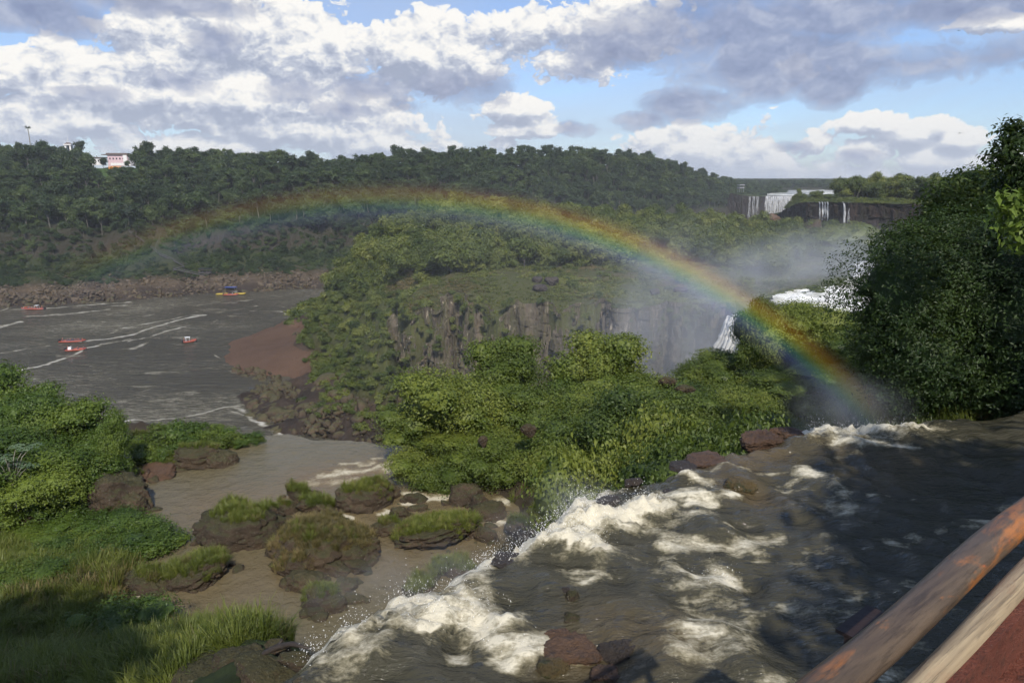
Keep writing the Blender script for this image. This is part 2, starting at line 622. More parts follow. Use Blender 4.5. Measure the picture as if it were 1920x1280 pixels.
def cliff_mat(name, dark, mid, pale, moss, mossamt=0.5, sc=0.25, paleamt=0.5):
    m, t, out = new_mat(name)
    geo = t.n.new('ShaderNodeNewGeometry')
    pos = geo.outputs['Position']
    st = t.new('ShaderNodeMapping', {'Vector': pos, 'Scale': (1, 1, 0.16)}).outputs[0]
    n1 = t.noise(st, sc, 6, 0.62, 0.4)
    n2 = t.noise(st, sc * 5, 5, 0.65)
    n3 = t.noise(pos, sc * 0.5, 5, 0.65)
    c = t.mix(t.ramp(n1, [(0.35, 0), (0.65, 1)]), dark, mid)
    c = t.mix(t.math('MULTIPLY', t.ramp(n2, [(0.56, 0), (0.66, 1)]), t.math('MULTIPLY', t.ramp(n3, [(0.46, 0), (0.56, 1)]), paleamt)), c, pale)
    n4 = t.noise(st, sc * 1.6, 7, 0.75)
    c = t.mix(t.math('MULTIPLY', t.ramp(n4, [(0.44, 0), (0.6, 1)]), mossamt), c, moss)
    b = t.new('ShaderNodeBsdfPrincipled', {'Base Color': c, 'Roughness': 0.85, 'Specular IOR Level': 0.2})
    bp = t.new('ShaderNodeBump', {'Height': t.math('ADD', n1, n2), 'Strength': 0.9, 'Distance': 1.5})
    t.l.new(bp.outputs[0], b.inputs['Normal'])
    t.l.new(b.outputs[0], out.inputs[0])
    return m


M['bank'] = ground_mat('bank ground', [(0.0, (0.035, 0.026, 0.022)), (0.1, (0.06, 0.045, 0.035)), (0.17, (0.12, 0.088, 0.058)),
                                       (0.26, (0.07, 0.056, 0.036)), (0.34, (0.045, 0.052, 0.022)), (0.55, (0.04, 0.055, 0.02)),
                                       (0.66, (0.05, 0.044, 0.032)), (0.8, (0.04, 0.04, 0.025)), (1.0, (0.02, 0.035, 0.012))], 0.08, bdist=2.0, jitter=0.25)
M['isle'] = ground_mat('island ground', [(0.0, (0.03, 0.024, 0.02)), (0.15, (0.06, 0.042, 0.032)), (0.35, (0.085, 0.06, 0.042)),
                                         (0.5, (0.05, 0.05, 0.022)), (0.72, (0.09, 0.095, 0.034)), (0.86, (0.075, 0.085, 0.028)), (1.0, (0.12, 0.095, 0.055))], 0.15, bdist=0.8, jitter=0.5, sand=True)
M['near'] = ground_mat('ledge ground', [(0.0, (0.06, 0.045, 0.03)), (0.4, (0.05, 0.042, 0.024)), (0.7, (0.03, 0.042, 0.014)), (1.0, (0.03, 0.045, 0.014))], 0.4, bdist=0.15)
M['sand'] = simple_mat('river sand', (0.125, 0.078, 0.055), 0.9, 0.16, 0.12, 0.5, 0.15)
M['plateau'] = simple_mat('plateau scrub', (0.045, 0.055, 0.02), 0.95, 0.25, 0.05, 0.5, 0.1)
M['lawn'] = simple_mat('mown lawn', (0.05, 0.085, 0.022), 0.9, 0.15, 0.2, 0.2, 0.1)
M['cliff'] = cliff_mat('island cliff rock', (0.055, 0.045, 0.036), (0.18, 0.145, 0.105), (0.46, 0.39, 0.30), (0.085, 0.095, 0.03), 0.45, 0.3, 1.0)
M['cliff_dark'] = cliff_mat('dark basalt cliff', (0.018, 0.014, 0.013), (0.045, 0.032, 0.028), (0.16, 0.10, 0.06), (0.03, 0.035, 0.015), 0.4, 0.12, 0.3)
M['foam'] = None

# ------------------------------------------------------------------ far bank hill
wl_px = [(-80, 584), (0, 577), (100, 572), (250, 562), (400, 550), (620, 540)]
wl = [PH(x, y, RIV) for x, y in wl_px]
wu = [p[0] / p[1] for p in wl] + [-0.1, 0.0, 0.12, 0.22, 0.30, 0.36, 0.42]
wY = [p[1] for p in wl] + [480, 520, 590, 680, 800, 900, 1000]
rg_px = [(-80, 280), (0, 282), (130, 290), (250, 288), (400, 292), (560, 296), (640, 305), (700, 300), (760, 296), (850, 290), (1050, 288), (1150, 290),
         (1230, 298), (1270, 312), (1330, 330), (1380, 345), (1410, 352), (1440, 356)]
ru, rz_ = [], []
for x, y in rg_px:
    v = ray(x, y)
    u = v[0] / v[1]
    Yr = np.interp(u, wu, wY) + 215
    ru.append(u)
    rz_.append(v[2] / v[1] * Yr - 12.5)


def hill(u, s):
    zr = np.interp(u, ru, rz_)
    z = np.interp(s, [-30, 0, 12, 30, 55, 62, 76], [-78, -70.3, -66, -60, -52.5, -49, -35])
    k = np.clip((s - 76) / 139.0, 0, 1)
    k = np.sin(k * math.pi / 2) ** 1.1
    z2 = -35 + (zr + 35) * k
    z2 = np.where(s > 215, zr - (zr + 22) * smooth(260, 900, s), z2)
    return np.where(s < 76, z, z2)


def hill_xyz(u, s):
    Y = np.interp(u, wu, wY) + s + 6 * np.sin(u * 40) * smooth(0, 60, s) + 3 * np.sin(u * 97 + 1) * smooth(-5, 20, s)
    z = hill(u, s)
    return np.stack([u * Y, Y, z], -1)


us = np.linspace(-0.98, 0.40, 460)
ss = np.r_[np.linspace(-30, 80, 90), np.linspace(84, 230, 50), np.linspace(245, 900, 24)]
U, S = np.meshgrid(us, ss)
P = hill_xyz(U.ravel(), S.ravel())
nb = fb2(P[:, 0], P[:, 1], 14, 5, 2)
amp = np.interp(S.ravel(), [-30, 0, 10, 30, 60, 80, 230], [0, .6, 2.2, 2.0, 4.0, 3.0, 2.5])
P[:, 2] += nb * amp
P[:, 1] += fb2(P[:, 0] * 1.0, P[:, 2] * 0.3, 6, 4, 9) * np.interp(S.ravel(), [0, 50, 60, 76, 90], [0, 0, 5, 5, 0])
band = np.interp(S.ravel(), [-5, 0, 8, 20, 28, 55, 62, 76, 90], [0, .03, .1, .2, .32, .5, .66, .78, 1.0])
me = mesh_np('far hill', P, grid_faces(len(ss), len(us)), M['bank'], attrs={'band': band})
tag(put('hillside', me), kind='structure')

# far plateau to the horizon
us2 = np.linspace(-1.2, 1.2, 160)
ys2 = np.geomspace(905, 12000, 70)
U, S = np.meshgrid(us2, ys2)
z = -23.5 + 2.0 * fb2(U * S, S, 60, 3, 4) + 9 * smooth(2500, 8000, S.ravel())
P = np.c_[(U * S).ravel(), S.ravel(), z]
kz = U.ravel() < 0.34
tag(put('plateau', mesh_np('plateau', P, grid_faces(len(ys2), len(us2)), M['plateau'])), kind='structure')

# ------------------------------------------------------------------ island and upper terrace (one landform)
ctrl = []


def addc(px, py, Y=None, z=None):
    p = PD(px, py, Y) if Y is not None else PH(px, py, z)
    ctrl.append(p)


for a in [(622, 545), (590, 562), (545, 598), (425, 640), (415, 672), (440, 697), (478, 705), (458, 742), (470, 775), (505, 803),
          (560, 817), (620, 826), (760, 832)]:
    addc(*a, z=RIV)
for a in [(570, 553), (500, 590), (360, 640), (360, 700), (400, 745), (420, 800), (500, 835), (600, 850), (760, 860)]:
    p = PH(*a, RIV)
    ctrl.append(np.array([p[0], p[1], -77.0]))
for a in [(470, 655, 277), (520, 650, 275), (560, 633, 288), (605, 630, 290)]:
    p = PD(*a)
    addc(*a)
for a in [(600, 595, 305), (600, 575, 318), (640, 640, 250), (700, 650, 215), (620, 690, 232), (560, 700, 245), (700, 560, 235), (650, 560, 262),
          (640, 525, 290), (740, 620, 200), (740, 700, 188), (740, 780, 180), (640, 740, 205), (580, 760, 205), (560, 720, 225), (700, 760, 188),
          (740, 560, 205), (850, 548, 199), (1000, 556, 195), (1150, 561, 193), (1300, 566, 193), (1370, 570, 198), (850, 530, 212),
          (1000, 520, 218), (1150, 525, 218), (1300, 530, 215), (900, 490, 240), (760, 510, 240), (900, 462, 272), (900, 432, 300), (900, 408, 335), (760, 462, 285), (760, 432, 325), (690, 480, 310), (1050, 440, 300), (1050, 415, 338), (1150, 435, 320),
          (1200, 500, 240), (1350, 520, 225), (1300, 455, 330), (1200, 425, 350), (1450, 475, 300), (1550, 470, 320), (1500, 515, 235), (1420, 560, 185),
          (1590, 505, 225), (1650, 500, 240), (1750, 490, 260), (1900, 520, 220), (1420, 440, 350), (1500, 455, 340)]:
    addc(*a)
# torrent bed and the far back of the land
for a in [(1460, 568, 168), (1530, 556, 178), (1600, 548, 185), (1400, 595, 158), (1600, 600, 150), (1800, 600, 150)]:
    addc(*a)
for x, y, z in [(-90, 380, -60), (-150, 360, -74), (0, 390, -45), (80, 420, -42), (150, 430, -40), (250, 400, -32), (-190, 330, -77)]:
    ctrl.append(np.array([x, y, float(z)]))
ctrl = np.array(ctrl)
isle_tps = TPS(ctrl[:, :2], ctrl[:, 2], 0.05)
# cliff line (plan) of the island: u -> Y
cl_px = [(715, 562, 207), (760, 560, 200), (800, 552, 199), (850, 548, 195), (930, 552, 193), (1000, 556, 190), (1080, 560, 190), (1150, 561, 187),
         (1230, 563, 188), (1300, 566, 186), (1360, 570, 184), (1392, 585, 168), (1405, 600, 150)]
clP = np.array([PD(*a) for a in cl_px])
cu, cY = clP[:, 0] / clP[:, 1], clP[:, 1]


def cliffY(u):
    return np.interp(u, cu, cY) + 3.0 * np.sin(u * 60) + 1.8 * np.sin(u * 143 + 1)


def isle_z(x, y):
    x = np.atleast_1d(x).astype(float)
    y = np.atleast_1d(y).astype(float)
    z = isle_tps(x, y)
    u = x / y
    k = smooth(cu[0], cu[0] + 0.05, u)
    drop = ((y < cliffY(u)) & (u > cu[0]) & (u < cu[-1])) | ((y < 149.5) & (u >= cu[-1]))
    apron = -72 + 0 * y
    z = np.where(drop, z + (np.minimum(z, apron) - z) * np.clip(k * 1.3, 0, 1), z)
    return z


us = np.linspace(-0.46, 0.85, 560)
ys = np.r_[np.arange(148, 225, 0.8), np.arange(225, 430, 2.0)]
U, S = np.meshgrid(us, ys)
X, Y = (U * S).ravel(), S.ravel()
Z = isle_z(X, Y)
rough = fb2(X, Y, 9, 5, 3)
px_, py_ = proj(np.c_[X, Y, Z])
rocky = smooth(-55, -66, Z) * smooth(545, 560, py_)
sandz = ((px_ > 405) & (px_ < 640) & (py_ > 612) & (py_ < 700) & (Z < -62.5))
Z = Z + rough * np.where(sandz, 0.25, np.where(rocky > 0.3, 2.2, np.where(Z > -36, 0.7, 2.2)))
band = np.clip(0.82 - 0.75 * rocky + 0.18 * fb2(X, Y, 25, 3, 7), 0, np.where(Z > -36, 1.0, .84))
band[Z < -73] = 0.1
keep = (Z > -76.5)
sx3 = X / Y * 1320 + 960
sand_a = smooth(406, 412, px_) * smooth(664, 640, px_ + (py_ - 600) * .55 + 6 * fb2(X, Y, 12, 3, 133)) * smooth(708, 700, py_) * smooth(-62.4, -63.6, Z) * smooth(600, 606, py_)
Vv, Ff, At = compact(np.c_[X, Y, Z], grid_faces(len(ys), len(us), keep), {'band': band, 'sand': sand_a})
fc = Vv[Ff].mean(1)
fx, fy = proj(fc)
ms = ((fx > 408) & (fx < 632 - 0 * fx) & (fy > 606) & (fy < 700) & (fc[:, 2] < -63.2) & (fx + (fy - 600) * 1.1 < 650 + 3 * np.sin(fy)))
me = mesh_np('island', Vv, Ff, [M['isle']], attrs=At)
tag(put('island_ground', me), kind='structure')


def cliff_wall(name, top, zb, mat, nz=60, cols=8, depth=2.5, lean=2.0, seed=0, fr=2.2):
    """rock face hung from a line of top points"""
    top = np.array(top)
    d = np.r_[0, np.cumsum(np.linalg.norm(np.diff(top, axis=0), axis=1))]
    n = max(20, int(d[-1] * cols / 8))
    q = np.linspace(0, d[-1], n)
    T = np.stack([np.interp(q, d, top[:, i]) for i in range(3)], -1)
    tg = np.gradient(T, axis=0)
    nrm = np.stack([tg[:, 1], -tg[:, 0], 0 * tg[:, 0]], -1)
    nrm /= np.linalg.norm(nrm, axis=1)[:, None]
    V = []
    for j in range(nz):
        k = j / (nz - 1)
        z = T[:, 2] * (1 - k) + zb * k
        colm = np.floor(q / fr + 0.4 * np.sin(q * .7) + 0.15 * math.sin(j * 0.35))
        step = vnoise(np.c_[colm * 1.7, np.floor(np.full(n, z.mean()) / 5 + seed) * 1.3, np.full(n, seed)], seed)
        lay = np.floor(k * 7 + .8 * fbm(np.c_[q / 25, q * 0, np.full(n, seed)], 2, seed + 5))
        cf = np.floor(q / (fr * .55) + lay * .37)
        st2 = vnoise(np.c_[cf * 1.31, lay * 2.3, np.full(n, seed + .5)], seed + 7)
        o = depth * (0.45 * step + .5 * st2 + .12 * lay * .5 + 0.9 * fbm(np.c_[q / 14, z / 18, np.full(n, seed)], 4, seed + 2)) + lean * k ** 0.8
        p = T + nrm * (o[:, None])
        p[:, 2] = z
        V.append(p)
    V = np.concatenate(V)
    return tag(put(name, mesh_np(name, V, grid_faces(nz, n), mat, smooth_=False)), kind='structure')


uq = np.linspace(cu[0] + 0.004, cu[-1] - 0.001, 300)
Yq = cliffY(uq)
top = np.c_[uq * (Yq - .4), Yq - .4, isle_z(uq * (Yq + 1.5), Yq + 1.5) + 0.3]
cliff_wall('cliff', top, -74, M['cliff'], 120, 22, 2.4, 2.0, 3, fr=2.0)

# ------------------------------------------------------------------ dark falls cliff with the plateau above it
pl = np.array([PD(*a) for a in [(1430, 412, 425), (1452, 404, 405), (1474, 394, 388), (1492, 384, 372), (1510, 380, 356), (1560, 380, 345), (1620, 381, 338), (1700, 383, 334), (1780, 385, 326),
                                (1850, 386, 310), (1950, 390, 285), (2100, 395, 250)]])
uu_, YY_ = pl[:, 0] / pl[:, 1], pl[:, 1]
us = np.linspace(uu_[0], uu_[-1], 200)
front = np.interp(us, uu_, YY_) + 1.6 * np.sin(us * 90)
zf = np.interp(us, uu_, pl[:, 2])
rows = []
for k in np.r_[np.linspace(0, 1, 40) ** 1.6]:
    Yk = front + (1000 - front) * k
    zk = zf * (1 - k) + (-22.5) * k + (1.2 if k > 0 else 0) * fb2(us * Yk, Yk, 15, 3, 8)
    rows.append(np.c_[us * Yk, Yk, zk])
ct_ = np.concatenate(rows)
me = mesh_np('cliff top', ct_, grid_faces(40, 200, ~((ct_[:, 0] / ct_[:, 1] < .398) & (ct_[:, 1] > np.tile(front, 40) + 16))), M['plateau'])
tag(put('cliff_top_ground', me), kind='structure')
cliff_wall('dark_cliff', np.c_[us * front, front, zf + .2], -42, M['cliff_dark'], 50, 10, 2.0, -5.0, 9)
# ------------------------------------------------------------------ water
def seg_dist(X, Y, A, B):
    d = B - A
    L = (d ** 2).sum() + 1e-9
    t = np.clip(((X - A[0]) * d[0] + (Y - A[1]) * d[1]) / L, 0, 1)
    return np.hypot(X - A[0] - t * d[0], Y - A[1] - t * d[1])


def strokes(X, Y, lst, z, warp=0.0, ws=5.0):
    """foam lines: each (width m, strength, [(px,py)...]) lying on the water level z"""
    f = np.zeros(X.size)
    if warp:
        wx = fb2(X, Y, ws, 4, 21) * warp
        wy = fb2(X, Y, ws, 4, 33) * warp
        X, Y = X + wx, Y + wy
    for w, k, pts in lst:
        P = [PH(a, b, z)[:2] for a, b in pts]
        d = np.full(X.size, 1e9)
        if len(P) == 1:
            d = np.hypot(X - P[0][0], Y - P[0][1])
        for A, B in zip(P[:-1], P[1:]):
            d = np.minimum(d, seg_dist(X, Y, A, B))
        f = np.maximum(f, k * np.exp(-(d / w) ** 2))
    return f


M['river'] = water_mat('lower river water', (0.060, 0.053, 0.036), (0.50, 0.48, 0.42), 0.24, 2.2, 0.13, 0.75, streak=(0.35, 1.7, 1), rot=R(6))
M['pool'] = water_mat('muddy pool water', (0.125, 0.106, 0.062), (0.55, 0.50, 0.38), 1.3, 0.16, 0.1, 1.6, shallow=(0.16, 0.105, 0.05))
M['stream'] = water_mat('upper stream water', (0.050, 0.046, 0.029), (0.64, 0.59, 0.46), 1.7, 0.22, 0.07, 2.6, shallow=(0.10, 0.074, 0.038),
                        streak=(0.5, 1.35, 1), rot=R(-28))
M['fall'] = water_mat('falling white water', (0.3, 0.3, 0.27), (0.85, 0.84, 0.78), 1.0, 0.3, 0.4, 1.0, streak=(1, 1, 0.15))

river_foam = [
    (1.6, .95, [(80, 579), (140, 574), (200, 569), (245, 566)]), (1.2, .85, [(140, 577), (200, 575), (245, 572)]),
    (2.0, .8, [(55, 593), (120, 589), (165, 584), (203, 580)]), (1.0, .7, [(200, 590), (222, 586)]),
    (2.5, .9, [(-20, 618), (5, 611), (32, 604)]), (1.2, .6, [(30, 572), (-20, 590)]),
    (1.3, .95, [(158, 640), (205, 636), (245, 628), (280, 616), (320, 603), (360, 594), (382, 590)]),
    (1.0, .85, [(212, 620), (250, 611), (300, 602), (345, 594), (380, 589)]), (0.8, .7, [(190, 628), (240, 616), (300, 608)]),
    (1.2, .95, [(38, 694), (80, 684), (125, 670), (160, 655), (205, 643), (240, 637)]),
    (1.1, .8, [(235, 640), (285, 630), (318, 618), (356, 610)]), (1.0, .6, [(40, 700), (60, 712)]),
    (1.0, .7, [(-20, 664), (30, 658), (75, 650), (112, 646)]), (0.9, .5, [(-10, 652), (25, 648)]),
    (1.3, .6, [(246, 655), (262, 648), (273, 643)]), (0.8, .5, [(100, 620), (140, 615)]), (0.8, .6, [(265, 593), (290, 588)]),
    (1.3, .6, [(368, 573), (400, 568), (420, 564)]), (1.0, .55, [(430, 567), (470, 562), (500, 557)]), (1.0, .6, [(455, 576), (480, 573)]),
    (0.9, .75, [(468, 582), (500, 583), (525, 584), (540, 590)]), (1.2, .45, [(0, 584), (50, 584)]),
    (0.8, .5, [(398, 605), (408, 600)]), (0.7, .5, [(100, 660), (115, 655)]), (0.8, .45, [(180, 755), (240, 750), (275, 742)]), (1.0, .5, [(255, 736), (280, 728)]),
    (0.7, .55, [(408, 665), (413, 672)]), (0.7, .6, [(415, 688), (440, 698), (468, 703)]),
    (0.8, .9, [(150, 791), (200, 789), (235, 790), (300, 790), (330, 785), (350, 781)]), (1.0, .95, [(350, 781), (385, 776), (405, 770), (425, 764), (450, 760)]),
    (1.3, .8, [(445, 765), (462, 776), (480, 790), (500, 803), (520, 815)]), (1.1, .6, [(430, 772), (455, 776), (470, 783)]),
    (2.0, .45, [(420, 770), (450, 778)]), (0.9, .5, [(150, 775), (175, 782)]), (0.8, .45, [(60, 720), (100, 725)]), (0.8, .4, [(300, 700), (350, 690)]),
]
us = np.linspace(-1.0, -0.05, 760)
ys = np.geomspace(150, 620, 560)
U, S = np.meshgrid(us, ys)
X, Y = (U * S).ravel(), S.ravel()
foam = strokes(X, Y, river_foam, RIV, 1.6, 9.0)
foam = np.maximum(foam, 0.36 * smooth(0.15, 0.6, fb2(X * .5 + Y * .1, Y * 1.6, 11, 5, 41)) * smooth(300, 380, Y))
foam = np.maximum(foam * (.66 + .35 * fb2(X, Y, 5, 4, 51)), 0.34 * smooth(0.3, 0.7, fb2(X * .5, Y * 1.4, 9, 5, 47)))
foam = np.maximum(foam, .17 + .13 * fb2(X * .6, Y, 30, 3, 49))  # low foam level everywhere, painted in as pale glints on the ripples
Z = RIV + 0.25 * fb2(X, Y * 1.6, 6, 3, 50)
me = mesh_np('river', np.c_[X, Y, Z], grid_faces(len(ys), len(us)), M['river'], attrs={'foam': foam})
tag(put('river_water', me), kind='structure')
# river behind and in front of the island, down in the gorge
me = mesh_np('gorge', np.array([[-60, 100, RIV - .3], [700, 100, RIV - .3], [700, 900, RIV - .3], [-60, 900, RIV - .3]]), np.array([[0, 1, 2, 3]]), M['river'],
             attrs={'foam': [0.1] * 4})
tag(put('gorge_water', me), kind='structure')
me = mesh_np('gorge2', np.array([[-900, 20, RIV - 9.0], [700, 20, RIV - 9], [700, 1200, RIV - 9], [-900, 1200, RIV - 9]]), np.array([[0, 1, 2, 3]]), M['near'],
             attrs={'band': [0.1] * 4})
tag(put('river_bed', me), kind='structure')

# ---- pools on the ledge
pool_foam = [(0.5, .7, [(600, 893), (640, 885), (690, 880), (735, 872)]), (0.6, .95, [(728, 880), (748, 870), (765, 866)]), (0.35, .6, [(640, 870), (700, 868)]),
             (0.6, .45, [(590, 905), (660, 898)]),
             (0.4, .95, [(770, 925), (800, 935), (838, 932)]), (0.3, .8, [(752, 944), (775, 940)]), (0.3, .8, [(835, 925), (862, 918)]),
             (0.3, .9, [(942, 940), (960, 925), (975, 940), (1000, 955)]), (0.35, .85, [(925, 980), (955, 985), (975, 990)]), (0.3, .8, [(715, 965), (725, 958)]),
             (0.25, .9, [(640, 965), (663, 975)]), (0.25, .95, [(381, 998), (389, 994)]), (0.22, .9, [(418, 1012), (423, 1030)]), (0.25, .7, [(610, 1072), (630, 1078)]),
             (0.3, .9, [(272, 1114), (292, 1104), (305, 1092)]), (0.32, .9, [(280, 1112), (300, 1100), (316, 1092)]), (0.16, .85, [(316, 1091), (345, 1090), (370, 1089)]),
             (0.2, .6, [(700, 862), (745, 858)]), (0.2, .8, [(926, 868), (930, 876)]), (0.2, .5, [(655, 820), (672, 824)])]
pe_px = [(60, 800), (230, 820), (420, 832), (470, 822), (500, 816), (560, 819), (640, 826), (700, 829), (760, 836), (830, 850), (950, 860), (1100, 900)]
peP = np.array([PH(a, b, POOL) for a, b in pe_px])
peu, peY = peP[:, 0] / peP[:, 1], peP[:, 1]
us = np.linspace(-0.66, 0.18, 540)
ks = np.linspace(0, 1, 330)
Ye = np.interp(us, peu, peY) + 0.5 * fb2(us * 60, us * 0, 2, 4, 5)
rows = []
for k in ks:
    Yk = 20.0 + (Ye - 20.0) * k
    rows.append(np.c_[us * Yk, Yk, np.full(len(us), POOL)])
drop = rows[-1].copy()
for dy, dz in ((.25, .12), (.5, .6), (.8, 2.5), (1.2, 8), (2.0, 30)):
    d2 = drop.copy()
    d2[:, 1] += dy
    d2[:, 2] -= dz
    rows.append(d2)
P = np.concatenate(rows)
X, Y = P[:, 0], P[:, 1]
foam = strokes(X, Y, pool_foam, POOL, 0.35, 1.2)
cream = foam * 0
sh = strokes(X, Y, [(2.2, .9, [(590, 900), (660, 888), (740, 880)]), (3, .5, [(420, 950), (500, 940)]), (3.0, .35, [(400, 1120), (500, 1080)]), (2.5, .5, [(700, 950), (840, 940), (960, 985)]),
                    (3, .4, [(720, 1040), (860, 1010)])], POOL)
P[:, 2] += 0.03 * fb2(X, Y, 0.8, 3, 60)
me = mesh_np('pool', P, grid_faces(len(rows), len(us)), M['pool'], attrs={'foam': foam, 'shallow': sh})
tag(put('pool_water', me), kind='structure')

# ---- upper stream running over the lip
lip_px = [(380, 1330), (470, 1290), (555, 1240), (600, 1195), (650, 1165), (700, 1138), (780, 1108), (860, 1080), (915, 1046), (960, 1012), (1035, 990), (1046, 955), (1100, 925),
          (1140, 903), (1200, 889), (1262, 880), (1310, 862), (1390, 843), (1450, 824), (1510, 818), (1560, 802), (1620, 797), (1700, 795), (1760, 781), (1900, 771),
          (2150, 765)]
LIP = np.array([PH(a, b, UP)[:2] for a, b in lip_px])
reg = np.r_[LIP, [[30, 20], [30, 2.5], [-6.5, 2.5]]]


def in_poly(X, Y, poly):
    ins = np.zeros(X.size, bool)
    j = len(poly) - 1
    for i in range(len(poly)):
        xi, yi, xj, yj = *poly[i], *poly[j]
        c = ((yi > Y) != (yj > Y)) & (X < (xj - xi) * (Y - yi) / (yj - yi + 1e-12) + xi)
        ins ^= c
        j = i
    return ins


def lip_dist(X, Y):
    d = np.full(X.size, 1e9)
    for A, B in zip(LIP[:-1], LIP[1:]):
        d = np.minimum(d, seg_dist(X, Y, A, B))
    return np.where(in_poly(X, Y, reg), d, -d)


S_hi = [  # width m, strength, height m, points
    (0.26, 1.0, .08, [(575, 1232), (610, 1195), (660, 1166), (705, 1140), (785, 1110), (862, 1084), (918, 1050), (962, 1016), (1038, 992), (1052, 958), (1104, 928), (1142, 907)]),
    (0.22, .9, .10, [(560, 1262), (600, 1215), (650, 1180)]), (0.45, 1.0, .28, [(640, 1180), (700, 1160), (760, 1130), (830, 1112)]), (0.5, .95, .3, [(700, 1135), (780, 1120), (850, 1105)]),
    (0.4, .8, .18, [(640, 1255), (690, 1235), (720, 1215)]), (0.3, .7, .1, [(600, 1270), (640, 1240), (660, 1200)]),
    (0.5, 1.0, .3, [(760, 1170), (820, 1150), (880, 1150), (915, 1175)]), (0.3, .9, .14, [(860, 1100), (890, 1130), (905, 1165), (940, 1185)]),
    (0.22, .9, .1, [(905, 1175), (935, 1205), (965, 1225), (990, 1215)]), (0.2, .8, .06, [(930, 1215), (950, 1230), (985, 1228)]),
    (0.35, .5, .05, [(700, 1200), (760, 1185), (830, 1170)]), (0.3, .55, 0, [(880, 1080), (905, 1100), (925, 1130)]),
    (0.42, 1.1, .25, [(925, 1035), (975, 1022), (1030, 1015), (1075, 1020), (1110, 1025)]), (0.35, 1.0, .3, [(1060, 975), (1085, 950), (1110, 955)]),
    (0.48, 1.1, .3, [(1045, 1000), (1080, 990), (1120, 985), (1160, 975), (1210, 955), (1225, 945)]), (0.3, .95, .2, [(1090, 1010), (1118, 1022), (1112, 1000)]),
    (0.12, .9, .04, [(860, 1076), (900, 1062), (935, 1040)]), (0.15, .8, .04, [(1140, 920), (1170, 905), (1195, 892)]),
    (0.22, .9, .1, [(1240, 925), (1290, 928), (1335, 932), (1380, 925)]), (0.2, .8, .06, [(1285, 890), (1320, 905), (1345, 915), (1385, 918)]), (0.15, .75, .03, [(1330, 885), (1370, 875), (1395, 882)]),
    (0.25, .75, .08, [(1290, 965), (1325, 970)]), (0.25, .7, .06, [(1215, 990), (1255, 1000)]), (0.2, .6, .04, [(1160, 960), (1230, 975), (1280, 975)]),
    (0.3, .85, .12, [(1250, 1055), (1300, 1080), (1345, 1085), (1362, 1075)]), (0.3, .8, .12, [(1330, 1050), (1355, 1065), (1362, 1085)]), (0.4, .55, .05, [(1240, 1070), (1290, 1095), (1330, 1090)]),
    (0.14, .9, .05, [(1065, 1097), (1100, 1090), (1140, 1085)]), (0.25, .6, .03, [(1060, 1075), (1105, 1070), (1130, 1080)]), (0.1, .5, .0, [(1070, 1060), (1050, 1075)]),
    (0.16, .55, .02, [(1330, 1128), (1380, 1140), (1410, 1130)]), (0.15, .5, .02, [(1310, 1110), (1350, 1135)]),
    (0.3, .62, .06, [(1300, 1185), (1345, 1190), (1385, 1195), (1370, 1230), (1350, 1260)]), (0.25, .55, .03, [(1290, 1140), (1320, 1175), (1300, 1230)]), (0.3, .5, .0, [(1265, 1180), (1310, 1250), (1350, 1290)]),
    (0.22, .55, .02, [(1565, 905), (1590, 925), (1585, 945), (1560, 965)]), (0.25, .45, .0, [(1545, 950), (1570, 930)]),
    (1.1, 1.15, .3, [(1530, 806), (1580, 798), (1640, 800), (1690, 798)]), (0.25, .6, 0, [(1375, 1010), (1420, 1020), (1460, 1000)]), (0.1, .6, 0, [(1290, 1015), (1350, 1020), (1400, 1018)]),
    (0.15, .5, .0, [(1180, 1045), (1230, 1055)]), (0.12, .5, 0, [(1345, 1025), (1440, 1035)]),
]
g = 0.085
xs = np.arange(-8.5, 31, g)
ys = np.arange(3.0, 25, g)
X, Y = np.meshgrid(xs, ys)
X, Y = X.ravel(), Y.ravel()
wx, wy = 0.30 * fb2(X, Y, 0.9, 4, 71), 0.30 * fb2(X, Y, 0.9, 4, 73)
D = lip_dist(X + wx, Y + wy)
foam = np.zeros(X.size)
bulge = np.zeros(X.size)
Xw, Yw = X + 0.22 * fb2(X, Y, 0.6, 4, 81), Y + 0.22 * fb2(X, Y, 0.6, 4, 83)
for w, k, hgt, pts in S_hi:
    Pp = [PH(a, b, UP)[:2] for a, b in pts]
    d = np.full(X.size, 1e9)
    for A, B in zip(Pp[:-1], Pp[1:]):
        d = np.minimum(d, seg_dist(Xw, Yw, A, B))
    e = np.exp(-(d / w) ** 2)
    foam = np.maximum(foam, k * e)
    bulge = np.maximum(bulge, hgt * e)
# streaky broken foam everywhere in the fast part
fast = smooth(0.0, 1.0, D) * smooth(11, 4, D)
foam = np.maximum(foam * np.where((D > .25) & (bulge < .2), .74 + .75 * fb2(X * .7 + Y * .35, Y * 1.3, .55, 5, 93), .85 + .3 * fb2(X, Y, .4, 4, 94)), 0.66 * smooth(0.25, 0.75, fb2(X * .8 + Y * .4, Y * 1.3 - X * .3, 1.1, 5, 91)) * fast)
foam = np.maximum(foam, 0.9 * smooth(-0.05, -0.5, D))
Z = UP + 0.24 * fb2(X + Y * .4, Y, 2.2, 4, 77) * smooth(14, 3, D) + 0.10 * fb2(X, Y, 0.7, 4, 78) * smooth(12, 3, D) + 0.03 * fb2(X, Y, 1.6, 3, 76)
Z += bulge * (0.42 + 0.75 * np.abs(fb2(X, Y, 0.28, 5, 79)) + .25 * fb2(X, Y, .1, 3, 80))
over = np.clip(-D, 0, 9)
Z -= np.where(over > 0, 1.2 * over + 2.6 * over ** 2, 0) + 0.25 * smooth(0.7, 0, D) ** 2
keep = (D > -2.6) & (Z > -22)
